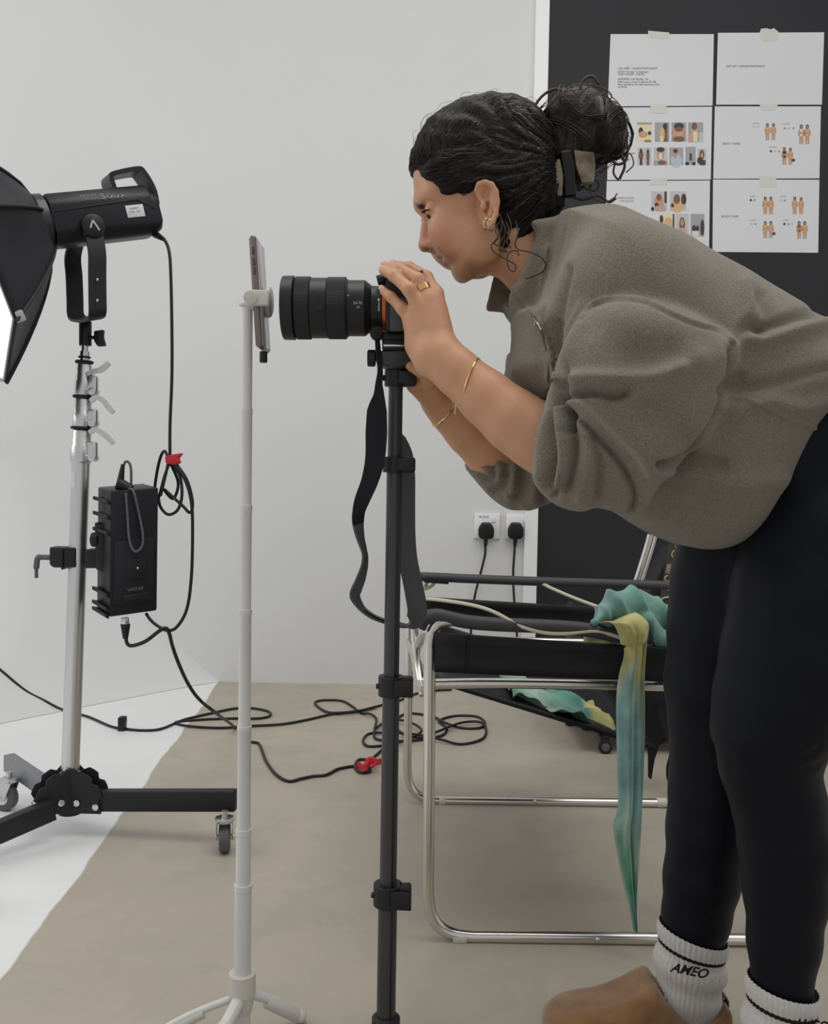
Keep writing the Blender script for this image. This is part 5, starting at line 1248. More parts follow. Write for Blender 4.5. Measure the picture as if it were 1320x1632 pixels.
# leg core under the leggings
LN = [(760, 1238, 1446), (850, 1193, 1437), (950, 1171, 1415), (1050, 1153, 1385), (1120, 1140, 1347), (1170, 1138, 1318), (1220, 1151, 1302), (1280, 1170, 1313), (1350, 1181, 1326), (1420, 1188, 1319), (1500, 1194, 1306), (1585, 1199, 1294)]
LF = [(860, 1085, 1295), (930, 1074, 1275), (1000, 1067, 1255), (1090, 1061, 1225), (1150, 1068, 1214), (1200, 1071, 1211), (1260, 1068, 1205), (1320, 1064, 1196), (1400, 1060, 1178), (1460, 1058, 1163), (1500, 1058, 1152)]
YLN, YLF = 1.175, 1.34
def legchain(L, Y0, shrink=0.0, y1=None, hipY=None):
    pts, rs = [], []
    for i, (y, a, b) in enumerate(L):
        yy = Y0 if hipY is None else Y0+(hipY-Y0)*max(0, 1-(y-760)/400)
        r = (b-a)/2*yy/FPX-shrink; pts.append(P((a+b)/2, y, yy)); rs.append(r)
    return pts, rs
pn, rn = legchain(LN, YLN, 0, hipY=1.205); pf, rf = legchain(LF, YLF, 0, hipY=1.32)
bodylegs = U([chain(pn, [r-.010 for r in rn], .01), chain(pf, [r-.010 for r in rf], .01), chain([pn[-1], Vector((pn[-1].x-.005, pn[-1].y, .06))], [rn[-1]-.01, .03]), chain([pf[-1], Vector((pf[-1].x-.012, pf[-1].y, .06))], [rf[-1]-.01, .03]),
              ell(P(1385, 700, 1.26), (.14, .15, .14))], .03)
body = U([body, U([bodylegs, cap(P(1180, 610, YM), P(1385, 690, 1.27), .09, .11)], .03)], .03)
V, Q = sdf_mesh('body', body, .0021, 2)
# pigment: skin tone with lips, brow, blush and nails, plus painted nostril shade
u_, v_ = proj(V); N_ = vnormals(V, Q)
base = np.array((0.58, 0.305, 0.175)); C = np.tile(base, (len(V), 1))
def paint(mask, col, amt=1.0):
    m_ = np.clip(mask*amt, 0, 1)[:, None]; C[:] = C*(1-m_)+np.array(col)*m_
mott = vnoise(V, 60, 5, 3); C *= (1+.035*mott)[:, None]
headm = (V[:, 2] > 1.02) & (u_ < 800)
g2 = lambda cx, cy, sx, sy: np.exp(-((u_-cx)/sx)**2-((v_-cy)/sy)**2)
paint(headm*g2(703, 368, 26, 20), (.56, .235, .165), .55); paint(headm*g2(676, 388, 12, 14), (.58, .25, .18), .5); paint(headm*g2(783, 305, 14, 16), (.58, .25, .17), .4)
lz, lq = None, None
def near_seg(pts, w_, soft=.0012):
    d = np.full(len(V), 9.0)
    for i in range(len(pts)-1):
        a, b = np.array(pts[i]), np.array(pts[i+1]); ab = b-a; t = np.clip((V-a)@ab/(ab@ab), 0, 1); d = np.minimum(d, np.linalg.norm(V-a-t[:, None]*ab, axis=1))
    return np.clip((w_-d)/soft, 0, 1)
for s in (-1, 1):
    o = Vector((0, s, 0))
    paint(near_seg([P(700.5, 408, YH), P(705, 408, YH)+o*.014, P(713.5, 401.5, YH)+o*.029], .0050), (.46, .15, .14), .9)
    paint(near_seg([P(710, 420, YH), P(712, 415.5, YH)+o*.014, P(715.5, 404.5, YH)+o*.029], .0062), (.54, .19, .175), .9)
    paint(near_seg([P(681, 398.5, YH)+o*.0060, P(688.5, 393, YH)+o*.0085], .0042, .0015), (.10, .025, .018), .85)  # shade of the nostril recess painted into the skin colour
    paint(near_seg([P(667, 325, YH)+o*.009, P(669, 331, YH)+o*.015, P(672, 336, YH)+o*.020], 0.0066, .003), (.025, .016, .014), .95)
    paint(near_seg([P(670, 322, YH)+o*.014, P(678, 321, YH)+o*.028, P(691, 325, YH)+o*.044], .0042, .0035), (.05, .03, .024), .75)
# pinker pigment on the fingertips of the near hand
tips = [f[0][-1] for f in nf]
for t_ in tips: paint(np.clip((.011-np.linalg.norm(V-np.array(t_), axis=1))/.006, 0, 1), (.60, .30, .23), .6)
skin_m = mat('skin', (0.5, .27, .165), 0.48, attr='tint', noise=.06, nscale=90, bump=.10, bscale=450, sss=.10, spec=.4)
bo = link_mesh('body', np_mesh('body', V, Q, C), skin_m, person, sharp=0)
# nails
nail_m = mat('nail', (.62, .38, .32), .25)
for i, f in enumerate(nf):
    tip, prev = f[0][-1], f[0][-2]; d = (tip-prev).normalized(); out = Vector((0, -1, .5)) if i < 1 else Vector((-.1, -.6, 1)); out = (out-d*out.dot(d)).normalized()
    bm = B(); ball(bm, tip+out*.0040+d*.001, 1, (.0062, .0045, .0022), 14, rot=axes(d, z=out)); obj('fingernail', bm, nail_m, bo)
# eyes, lashes, brows
for s in (-1, 1):
    bm2 = B(); c = P(694.5, 347, YH)+Vector((0, s*.029, 0)); ball(bm2, c, .0106, seg=24); e_ = obj('eyeball', bm2, mat('eye_white', (.75, .72, .70), .2), bo)
    bm2 = B(); ball(bm2, c+Vector((-.0085, 0, -.004)), .0052, seg=16); obj('iris', bm2, mat('iris_brown', (.035, .018, .010), .15), e_)
    bm2 = B(); rr = random.Random(3)
    for k in range(22):
        a = k/21; p0 = P(680+7*a, 343.5+2.5*a, YH)+Vector((0, s*(.018+.022*a), 0)); tube(bm2, [p0, p0+Vector((-.0045, s*.001, -.0016)), p0+Vector((-.0078, s*.003, -.0012))], [.0006, .0005, .0002], 5)
    obj('eyelashes', bm2, mat('lash_black', (.008, .006, .006), .6), bo)
# ---------------- hair
hair_m = mat('dark_brown_hair', (0.016, 0.0115, 0.010), 0.5, spec=.30, noise=.35, nscale=60)
hair_w = mat('warm_brown_hair', (0.040, 0.019, 0.012), 0.4, spec=.5)
capo = [(664.5, 278), (665, 262), (671, 236), (684, 211), (706, 187), (738, 167), (778, 158), (820, 162), (850, 178), (870, 200), (885, 232), (892, 262), (890, 300), (876, 328), (866, 346), (840, 356), (815, 352), (790, 352), (740, 330), (700, 312), (672, 300)]
region = [(640, 60), (915, 60), (915, 260), (905, 320), (868, 340), (858, 352), (846, 372), (828, 388), (812, 396), (800, 388), (795, 368), (796, 345), (797, 318), (793, 300), (785, 291), (771, 288), (762, 291), (757, 301), (748, 309), (735, 312), (722, 311, 1.265), (706, 306, 1.272), (692, 300, 1.285), (681, 293, 1.30), (672, 286, 1.315), (664.5, 279, 1.325), (640, 274, 1.325)]
hairs = Inter(U([Off(U(heads, .022), .0055), slab(capo, YH, .079, .075, 3)], .01), slab(region, 1.262, .30, .002, 0, Yc=YH), .004)
nape = Inter(chain([P(845, 330, YH), P(828, 370, YH)], [.058, .050], .01), slab(region, 1.262, .3, .002, 0, Yc=YH), .004)
hairs = U([hairs, nape], .015)
V, Q = sdf_mesh('hair', hairs, .0022, 1); N_ = vnormals(V, Q); u_, v_ = proj(V)
ang = np.arctan2(v_-262, 900-u_); rad = np.hypot(u_-900, v_-262)
gr_ = .45*np.sin(ang*58+1.4*np.sin(rad/23)+3*vnoise(V, 18, 2))+.35*np.sin(ang*121+1.9*np.sin(rad/16+1)+3*vnoise(V, 25, 3))+.5*np.sin(ang*33+2.2*np.sin(rad/30+2)+2*vnoise(V, 12, 9))
sidew = np.clip((np.abs(V[:, 1]-YH)-.02)/.03, 0, 1)
gr_ = gr_+sidew*(1.3*np.sin(ang*27+2.4*np.sin(rad/26+1)+3*vnoise(V, 14, 19))+.9*np.sin(ang*44+2.6*np.sin(rad/19)+3*vnoise(V, 20, 20)))
V = V+N_*(.0014*gr_+.0022*vnoise(V, 40, 6))[:, None]
ho = link_mesh('hair', np_mesh('hair', V, Q), mat('hair_base', (0.012, 0.009, 0.008), 0.6, spec=.15), person, sharp=0)
ho['label'] = 'dark brown wavy hair swept back to the bun'
tree = BVHTree.FromPolygons([Vector(v) for v in V.tolist()], [tuple(q) for q in Q.tolist()])
rr = random.Random(5)
def onhair(px, py, far=False, lift=.001):
    a = P(px, py, 1.1) if not far else P(px, py, 1.6); d = (P(px, py, 1.6)-P(px, py, 1.1)).normalized()*(-1 if far else 1)
    h = tree.ray_cast(a, d, .6)
    return None if h[0] is None else h[0]+h[1]*lift
def strands(n, far, seed, name, m_, rmin=.0008, rmax=.0019):
    r_ = random.Random(seed); bm = B(); made = 0
    while made < n:
        made += 1
        # root somewhere along the hairline or the crown, ends at the clip
        if r_.random() < .62:
            t = r_.random(); hl = [(667, 276), (674, 289), (690, 300), (712, 309), (740, 311), (757, 301), (772, 288), (788, 292), (798, 315), (798, 350), (800, 385)]
            q = t*(len(hl)-1); i = min(int(q), len(hl)-2); f = q-i; x0 = hl[i][0]*(1-f)+hl[i+1][0]*f; y0 = hl[i][1]*(1-f)+hl[i+1][1]*f-2
        else:
            t = r_.random(); x0 = 667+150*t; y0 = 262-110*math.sin(min(1, t*1.3)*PI/2)*.9+r_.random()*30
        x1, y1 = 884+r_.gauss(0, 4), 262+r_.gauss(0, 26)
        bow = r_.gauss(0, 7)-12; amp = r_.uniform(1.5, 5.0); fr = r_.uniform(1.2, 3.2); ph = r_.random()*6.28; pts = []
        s0 = r_.uniform(0, .35); s1 = r_.uniform(.6, 1.0)
        for k in range(26):
            s = s0+(s1-s0)*k/25; x = x0+(x1-x0)*s; y = y0+(y1-y0)*s+bow*math.sin(PI*s)+amp*math.sin(fr*PI*2*s+ph)*math.sin(PI*min(1, s*4))
            p = onhair(x, y, far, .0006+.0012*math.sin(PI*k/25))
            if p is not None: pts.append(p)
            elif pts: break
        if len(pts) > 6:
            w_ = r_.uniform(rmin, rmax); n_ = len(pts)
            if max((pts[i+1]-pts[i]).length for i in range(n_-1)) < .03:
                tube(bm, pts, [w_*(.25+.75*math.sin(PI*min(1, max(0, (i+.5)/n_)))) for i in range(n_)], 5)
    return obj(name, bm, m_, ho, sharp=0)
strands(760, False, 1, 'hair_strands', hair_m, .0005, .0012); strands(90, False, 2, 'lighter_strands', mat('soft_black_hair', (.040, .035, .035), .34, spec=.6), .0006, .0013); strands(150, True, 3, 'hair_strands', hair_m)  # a few lighter, glossier strands mixed in with the dark ones
def crown(n, seed, m_, rmin, rmax, front=False):
    r_ = random.Random(seed); bm = B(); c0 = P(785, 275, YH)
    for _ in range(n):
        f0 = r_.uniform(-1.25, 1.25); s0 = r_.uniform(0, .06 if front else .5); s1 = r_.uniform(s0+.3, 1.0); amp = r_.uniform(.01, .035); fr = r_.uniform(2, 5); ph = r_.random()*6; pts = []
        for k in range(26):
            s = s0+(s1-s0)*k/25; th = math.radians(-7+178*s); f = f0*(1-.75*max(0, s-.3)**1.2)+amp*math.sin(fr*6.28*s+ph)
            d = Vector((-math.cos(th)*math.cos(f), math.sin(f), math.sin(th)*math.cos(f))); h = tree.ray_cast(c0+d*.25, -d, .3)
            if h[0] is not None: pts.append(h[0]+d*(.0002+.0012*math.sin(PI*k/25)))
        if len(pts) > 8 and max((pts[i+1]-pts[i]).length for i in range(len(pts)-1)) < .03:
            w_ = r_.uniform(rmin, rmax); n_ = len(pts); tube(bm, pts, [w_*(.25+.75*math.sin(PI*(i+.5)/n_)) for i in range(n_)], 5)
    return obj('hair_strands', bm, m_, ho, sharp=0)
crown(620, 31, hair_m, .0006, .0013); crown(460, 33, hair_m, .0006, .0012, True); crown(50, 32, MATS['soft_black_hair'], .0006, .0012)
# flyaway wisps
bm = B(); c0 = P(785, 275, YH)
for k in range(46):
    th = math.radians(rr.uniform(15, 130)); f = rr.uniform(-.25, .25); L = rr.uniform(.10, .32); hh = rr.uniform(.002, .009); pts = []
    for j in range(9):
        t = th+L*j/8; d = Vector((-math.cos(t)*math.cos(f), math.sin(f), math.sin(t)*math.cos(f))); h = tree.ray_cast(c0+d*.25, -d, .3)
        if h[0] is not None: pts.append(h[0]+d*hh*math.sin(PI*min(1, j/8*.75)))
    if len(pts) > 5: tube(bm, pts, .00022, 4)
obj('flyaway_hairs', bm, hair_w, ho, sharp=0)['kind'] = 'stuff'; bm = B()
for pts in ([(797, 340), (800, 362), (792, 380), (783, 392), (788, 402), (800, 410), (812, 416), (822, 423), (820, 432), (813, 430), (808, 418), (812, 402), (824, 400), (827, 408)],
            [(822, 352), (826, 372), (821, 388), (827, 398), (845, 402), (862, 410), (870, 422), (864, 434), (848, 441), (838, 444)],
            [(800, 350), (806, 370), (797, 388), (800, 402), (795, 396)], [(806, 352), (812, 372), (802, 392), (808, 402), (800, 398)], [(796, 352), (790, 368), (794, 378), (788, 388), (796, 392)], [(808, 340), (815, 362), (808, 384), (815, 396)]):
    tube(bm, smoothpts(PP([(a, b, 1.238+.0003*max(0, 380-b)) for a, b in pts]), 5), .0009, 6)
for pts in ([(664, 280), (663, 262), (668, 240)], [(666, 268), (661, 250), (669, 222), (682, 206)], [(690, 200), (704, 182), (724, 170)], [(735, 168), (760, 158), (800, 156)]): tube(bm, smoothpts(PP([(a, b, 1.31) for a, b in pts]), 5), .0005, 5)
obj('loose_wisps', bm, hair_w, ho, sharp=0)['kind'] = 'stuff'
# bun
YB = YH-.005; bc = P(925, 213, YB)
bunc = U([ell(bc, (.050, .048, .048)), ell(P(893, 214, YB), (.030, .038, .036)), ell(P(958, 215, YB), (.027, .036, .034)), ell(P(925, 170, YB), (.030, .028, .018)), ell(P(905, 262, YB), (.024, .034, .030)), ell(P(886, 285, YB), (.022, .036, .036))], .02)
V, Q = sdf_mesh('bun', bunc, .0026, 1); N_ = vnormals(V, Q); V = V+N_*(.0035*np.sin(6*vnoise(V, 36, 12))+.003*vnoise(V, 90, 13))[:, None]
bun = link_mesh('bun', np_mesh('bun', V, Q), hair_m, person, sharp=0); bun['label'] = 'messy curly bun'
bt = BVHTree.FromPolygons([Vector(v) for v in V.tolist()], [tuple(q) for q in Q.tolist()])
def locks(n, seed, m_, rmin, rmax, lift, loose=0.0, nb=5, spread=.0035):
    r_ = random.Random(seed); bm = B()
    for _ in range(n):
        ax1 = Vector((r_.gauss(0, 1), r_.gauss(0, 1)*1.3, r_.gauss(0, 1))).normalized(); a1, a2, _d = frame(ax1); tilt = r_.uniform(-.55, .55)
        t0 = r_.random()*6.28; span = r_.uniform(1.0, 2.6); wv = r_.uniform(.06, .2); wf = r_.uniform(2, 4.0); ph = r_.random()*6
        cen_ = bc+Vector((r_.uniform(-.03, .022), 0, r_.uniform(-.012, .008)))
        for b_ in range(nb):
            db = (b_-(nb-1)/2)*spread/.05; pts = []; j0 = r_.uniform(-.08, .08)
            for k in range(20):
                t = t0+j0+span*k/19; q = wv*math.sin(wf*t+ph)+tilt+db*(.45+.55*math.sin(PI*k/19))
                d = (a1*math.cos(t)+a2*math.sin(t)+ax1*q).normalized()
                h = bt.ray_cast(cen_+d*.2, -d, .3)
                if h[0] is None: continue
                e_ = math.sin(PI*k/19)
                pts.append(h[0]+d*(lift*(.2+e_)+loose*e_*(1+.5*math.sin(3*t+ph))))
            if len(pts) > 8:
                w_ = r_.uniform(rmin, rmax); n_ = len(pts); tube(bm, pts, [w_*(.3+.7*math.sin(PI*(i+.5)/n_)) for i in range(n_)], 5)
    return obj('curly_locks', bm, m_, bun, sharp=0)
locks(150, 21, hair_m, .0009, .0017, .001, nb=7, spread=.0022); locks(36, 22, hair_w, .0006, .0012, .0015, .001, nb=7, spread=.0018); locks(14, 23, hair_m, .0007, .0012, .002, .006, nb=3); locks(12, 24, hair_w, .0004, .0007, .002, .009, nb=2)
bm = B()
curl = [[(855, 195), (850, 182), (855, 165), (868, 150), (885, 142), (900, 148), (906, 160)], [(985, 170), (996, 190), (1000, 215), (996, 238), (985, 250)], [(972, 160), (985, 165), (994, 178), (998, 200), (992, 222)], [(975, 248), (990, 245), (1000, 230), (998, 255), (985, 262), (975, 255)],
        [(980, 262), (978, 275), (984, 285), (990, 283)], [(925, 150), (940, 138), (960, 140), (975, 152), (968, 165)], [(930, 160), (925, 140), (932, 126), (945, 122), (955, 135)], [(868, 205), (855, 218), (850, 235), (858, 240)], [(940, 305), (950, 318), (965, 322), (978, 316), (984, 308)],
        [(905, 312), (930, 318), (955, 312), (970, 322), (982, 316)], [(946, 285), (955, 292), (952, 302), (944, 304), (940, 296), (947, 286)], [(990, 255), (1004, 245), (1010, 262), (998, 275)], [(985, 235), (996, 262), (988, 285)], [(935, 280), (945, 290), (938, 302), (928, 296)]]
for i, c in enumerate(curl): tube(bm, smoothpts(PP([(a, b, YB-.02+.012*math.sin(i*2.1)) for a, b in c]), 5), [.0019, .0014, .0009][i % 3], 6)
obj('stray_curls', bm, hair_w, bun, sharp=0)
bm = B()
for k in range(60):
    a0 = rr.uniform(0, 6.28); R0 = rr.uniform(52, 66); x = 928+R0*1.08*math.cos(a0); y = 212+R0*math.sin(a0)
    if y > 262: continue
    r1 = rr.uniform(5, 14); s_ = rr.uniform(0, 6.28); sp = rr.uniform(2, 4.5)
    tube(bm, PP([(x+r1*math.cos(s_+sp*j/11), y+r1*math.sin(s_+sp*j/11), YB+rr.uniform(-.002, .002)-.01) for j in range(12)]), .0004, 4)
obj('frizz', bm, hair_w, bun, sharp=0)['kind'] = 'stuff'
# claw clip
clipg = mat('clip_gold_tortoise', (.26, .20, .12), .25, noise=.7, nscale=60, color2=(.07, .045, .02), coat=.5)
clip = bpy.data.objects.new('x', None); bpy.data.objects.remove(clip)
cy_ = YB-.046
bm = B(); prism(bm, [P(a, b, cy_) for a, b in [(884, 255), (893, 252), (899, 280), (897, 312), (888, 312), (884, 285)]], (0, .012, 0), bev=.002); k1 = obj('hair_clip', bm, clipg, person); k1['label'] = 'gold and tortoiseshell claw clip'
bm = B(); prism(bm, [P(a, b, cy_-.001) for a, b in [(915, 238), (947, 242), (950, 262), (947, 290), (928, 292), (918, 262)]], (0, .014, 0), bev=.002); obj('clip_plate', bm, clipg, k1)
bm = B(); prism(bm, [P(a, b, cy_-.003) for a, b in [(892, 240), (912, 236), (917, 262), (921, 312), (900, 314), (899, 280)]], (0, .012, 0), bev=.004, segs=3); obj('clip_jaw', bm, mat('clip_black', (.006, .005, .005), .25), k1)
# ---------------- fleece jacket
YT = 1.285
torso_out = [(868, 440), (876, 400), (884, 358), (903, 328), (975, 320), (1030, 342), (1080, 362), (1130, 392), (1200, 430), (1260, 465), (1320, 497), (1390, 530), (1440, 580), (1440, 640), (1390, 650), (1320, 684), (1262, 752), (1215, 815), (1190, 845), (1155, 866), (1118, 874), (1075, 866), (1030, 843), (985, 815), (930, 780), (880, 720), (845, 660), (812, 612), (807, 592), (815, 562), (818, 530), (818, 503), (845, 492)]
torso_out = [((660+(x-660)*.955, 747-(747-y)*.945) if (y < 545 and x > 900) else (x, y)) for x, y in torso_out]
sleeve_n = [(868, 652), (880, 610), (895, 560), (925, 505), (975, 478), (1040, 482), (1100, 505), (1150, 535), (1172, 552), (1168, 600), (1150, 660), (1120, 712), (1080, 742), (1050, 770), (1022, 812), (1000, 820), (950, 806), (925, 812), (893, 806), (872, 792), (852, 768), (850, 745), (856, 700)]
sleeve_f = [(812, 560), (835, 640), (868, 700), (905, 760), (892, 790), (862, 806), (820, 812), (795, 800), (772, 778), (748, 752), (742, 738), (760, 728), (795, 712), (805, 690), (818, 655), (806, 600)]
T_ = slab(torso_out, YT, .185, .150, 3)
SN = U([slab(sleeve_n, 1.115, .068, .062, 3)], 0)
SF_ = slab(sleeve_f, 1.40, .062, .054, 3)
shoulders = U([ell(P(1000, 470, 1.15), (.075, .055, .075)), ell(P(990, 450, 1.43), (.07, .055, .075))], 0)
fl = U([T_, shoulders], .05); fl = U([fl, SN], .010); fl = U([fl, SF_], .012)
# stand collar: a shell round the neck, open at the front
col_n = [(848, 352), (866, 345), (905, 345), (930, 400), (900, 470), (862, 500), (838, 500), (826, 488), (815, 470), (818, 455), (832, 432), (846, 402), (856, 372)]
col = slab(col_n, 1.25, .077, .014, 3, Yc=YH)
flap = slab([(789, 437), (798, 430), (826, 440), (838, 462), (820, 468)] if False else [(788, 437), (800, 426), (828, 438), (834, 458), (817, 468), (838, 486), (842, 499), (800, 498), (779, 497), (774, 490), (781, 462), (786, 442)], 1.372, .0045, .004, 0)
flap2 = U([flap, cap(P(778, 494, 1.37), P(838, 498, 1.365), .0045, .006), cap(P(787, 440, 1.372), P(776, 490, 1.372), .0038)], .004)
fl = U([fl, col], .007)
neckhole = U([chain([P(775, 372, YH), P(815, 402, YH), P(845, 425, YH), P(880, 448, YH)], [.060, .057, .054, .048], .02)], 0)
fl = Sub(fl, neckhole, .006)
fl = U([fl, flap2], .006)
# open sleeve ends
fl = Sub(fl, chain([P(770, 628, 1.197), P(866, 702, 1.177), P(900, 722, 1.17)], [.042, .0425, .036], .004), .006)
fl = Sub(fl, chain([P(735, 680, 1.374), P(776, 720, 1.385), P(795, 733, 1.39)], [.033, .0335, .024], .004), .006)
# body passes through
V, Q = sdf_mesh('fleece', fl, .0029, 2)
N_ = vnormals(V, Q); u_, v_ = proj(V)
facing = np.clip((-N_[:, 1]-.05)*3, 0, 1); nearm = facing*(V[:, 1] < 1.30)
side_ok = np.clip((1.34-V[:, 1])/.03, 0, 1)
def stroke(pts, w_, depth, mask, k=5, asym=0.0):
    """crease (negative depth) or ridge along a pixel line; asym adds a soft bulge on one side"""
    global V
    q = sp2(pts, k); d = polydist(u_, v_, q)
    L = np.zeros(len(V)); 
    tt_ = np.ones(len(V))
    a = np.array(q[0]); b = np.array(q[-1])
    e0 = np.hypot(u_-a[0], v_-a[1]); e1 = np.hypot(u_-b[0], v_-b[1])
    prof = np.exp(-(d/w_)**2)*depth
    if asym: prof = prof+np.exp(-((d-w_*1.9)/(w_*1.5))**2)*abs(depth)*asym
    V = V+N_*(prof*mask)[:, None]
big = (u_ > 1) ; sl = facing*(V[:, 1] < 1.22)
mn = facing*side_ok
# crease set read off the garment
S = [([(893, 560), (905, 600), (898, 625), (880, 640)], 7, -.010), ([(1172, 552), (1168, 600), (1148, 660), (1115, 712), (1085, 738), (1052, 742)], 6, -.012),
     ([(880, 628), (905, 632), (945, 628), (985, 634), (1000, 628)], 6, -.013), ([(900, 606), (940, 602), (990, 602), (1040, 598), (1080, 585)], 12, .007),
     ([(888, 640), (915, 660), (945, 690), (975, 720), (1000, 755), (1012, 790), (1008, 815)], 5, -.010), ([(905, 630), (935, 655), (965, 690), (1000, 725), (1020, 760)], 9, .006),
     ([(880, 650), (878, 690), (884, 730), (878, 770)], 6, -.009), ([(900, 655), (915, 690), (917, 730), (905, 780)], 6, -.010), ([(893, 650), (898, 700), (899, 740), (890, 775)], 8, .008), ([(868, 660), (866, 700), (866, 740), (862, 770)], 7, .006),
     ([(905, 655), (912, 672), (906, 688)], 5, -.010), ([(862, 770), (875, 780), (890, 778), (884, 790)], 5, -.008), ([(925, 670), (938, 705), (935, 750), (925, 790)], 9, .006), ([(945, 700), (955, 740), (952, 790)], 7, -.006),
     ([(1172, 552), (1190, 520), (1235, 515), (1290, 495), (1330, 500)], 9, -.008), ([(1180, 545), (1230, 540), (1280, 525), (1330, 512)], 12, .008), ([(1215, 470), (1225, 500), (1215, 530)], 12, -.006), ([(1190, 450), (1192, 490), (1180, 530)], 12, .006),
     ([(1160, 620), (1210, 615), (1270, 600), (1330, 585)], 10, -.006), ([(1170, 655), (1220, 640), (1280, 650), (1320, 640)], 14, .005), ([(1060, 745), (1120, 760), (1180, 770), (1240, 760)], 16, .006), ([(1055, 742), (1100, 735), (1150, 740)], 10, -.006),
     ([(1180, 600), (1155, 625)], 8, -.006), ([(930, 490), (915, 530), (900, 580), (893, 610)], 12, .005), ([(905, 430), (895, 480), (888, 540), (892, 590)], 8, -.008), ([(875, 400), (870, 450), (872, 500), (880, 560), (882, 600)], 10, .006),
     ([(1000, 640), (1060, 610), (1110, 575)], 22, .006), ([(960, 520), (1000, 560), (1060, 560)], 30, -.005), ([(1060, 800), (1110, 820), (1170, 815)], 18, -.004), ([(985, 640), (1050, 660), (1090, 700)], 20, -.004)]
for p_, w_, d_ in S: stroke(p_, w_*.95, d_*1.45, mn)
farm = facing*(V[:, 1] > 1.33)*(u_ < 900)
for p_, w_, d_ in [([(780, 725), (790, 745), (783, 765)], 6, -.006), ([(800, 715), (812, 745), (800, 775), (785, 785)], 7, -.008), ([(825, 705), (835, 750), (825, 800)], 8, -.009), ([(812, 790), (835, 805), (860, 800)], 6, .005), ([(790, 735), (798, 760)], 6, .005), ([(815, 740), (820, 780)], 7, .006), ([(845, 720), (852, 760), (848, 790)], 8, .006), ([(868, 730), (872, 760), (866, 795)], 6, -.008),
                   ([(822, 590), (835, 620), (855, 640)], 6, -.008), ([(812, 560), (830, 590), (845, 620)], 7, .006), ([(760, 745), (775, 765)], 5, -.004)]: stroke(p_, w_, d_*1.5, farm)
# soft overall drape, then rib puckers at the cuffs
V = V+N_*(.0030*vnoise(V, 16, 31, 2)+.0012*vnoise(V, 45, 32, 2))[:, None]
cuffax = np.array(P(905, 722, 1.17)-P(820, 671, 1.185)); cuffax /= np.linalg.norm(cuffax); cc_ = np.array(P(862, 700, 1.178)); rel = V-cc_; ta = rel@cuffax; pr_ = rel-ta[:, None]*cuffax
an_ = np.arctan2(pr_[:, 1], pr_[:, 2]); mk = np.exp(-((ta+.002)/.016)**2)*(np.linalg.norm(pr_, axis=1) < .075); V = V+N_*(.0016*np.sin(an_*34)*mk)[:, None]
cuffax = np.array(P(830, 760, 1.40)-P(745, 690, 1.376)); cuffax /= np.linalg.norm(cuffax); cc_ = np.array(P(772, 724, 1.385)); rel = V-cc_; ta = rel@cuffax; pr_ = rel-ta[:, None]*cuffax
an_ = np.arctan2(pr_[:, 1], pr_[:, 2]); mk = np.exp(-((ta+.002)/.015)**2)*(np.linalg.norm(pr_, axis=1) < .06); V = V+N_*(.0008*np.sin(an_*30)*mk)[:, None]
E = np.concatenate([Q[:, [0, 1]], Q[:, [1, 2]], Q[:, [2, 3]], Q[:, [3, 0]]])
for _ in range(2):
    s = np.zeros_like(V); c = np.zeros(len(V)); np.add.at(s, E[:, 0], V[E[:, 1]]); np.add.at(s, E[:, 1], V[E[:, 0]]); np.add.at(c, E[:, 0], 1); np.add.at(c, E[:, 1], 1)
    V = V*.7+.3*s/c[:, None]
N_ = vnormals(V, Q); u_, v_ = proj(V)
# raised seams
for p_ in [[(850, 356), (862, 374), (842, 424), (822, 448), (816, 470)]]: stroke(p_, 3, .0015, mn)
for p_ in [[(905, 338), (898, 380), (885, 430), (872, 480), (866, 505)]]: stroke(p_, 3.5, -.003, mn)
for p_ in [[(958, 430), (970, 450), (968, 470)], [(925, 505), (948, 482), (985, 474), (1030, 479), (1075, 500), (1110, 514), (1150, 525), (1171, 545)], [(1152, 628), (1200, 640), (1250, 665), (1300, 683)], [(822, 440), (818, 460), (830, 480), (850, 495)], [(850, 500), (868, 530), (880, 570), (884, 606)]]: stroke(p_, 3.0, .0026, mn)
for p_ in [[(925, 509), (948, 486), (985, 478), (1030, 483), (1075, 504), (1110, 518), (1150, 529), (1168, 549)]]: stroke(p_, 3.0, -.0026, mn)
for p_ in [[(858, 500), (875, 535), (886, 575), (888, 606)], [(843, 497), (860, 530), (872, 570), (877, 606)]]: stroke(p_, 2.8, -.003, mn)
fleece = mat('grey_brown_fleece', (0.240, 0.212, 0.163), 0.92, noise=.38, nscale=520, bump=.8, bscale=520, spec=.15, sheen=.25, detail=2)
fj = link_mesh('fleece_jacket', np_mesh('fleece_jacket', V, Q), fleece, person, sharp=0)
ftree = BVHTree.FromPolygons([Vector(v) for v in V.tolist()], [tuple(q) for q in Q.tolist()])
def onto(px, py, lift=.0005, y0=.9):
    a = P(px, py, y0); d = (P(px, py, 1.6)-a).normalized(); h = ftree.ray_cast(a, d, 1.0)
    return (h[0]-d*lift) if h[0] is not None else P(px, py, 1.2)
# zip
bm = B(); tube(bm, smoothpts([onto(a, b, .0008) for a, b in [(852, 506), (862, 525), (870, 550), (877, 580), (881, 606)]], 6), .0022, 6); zp = obj('zip', bm, mat('zip_tape', (.10, .09, .075), .6), fj)
bm = B(); tube(bm, smoothpts([onto(a, b, .0025) for a, b in [(852, 505), (857, 515), (863, 526)]], 6), .0014, 6); q = onto(853, 512, .004); box(bm, q, (.003, .0015, .012), bev=.0005); obj('zip_pull', bm, steel, zp)
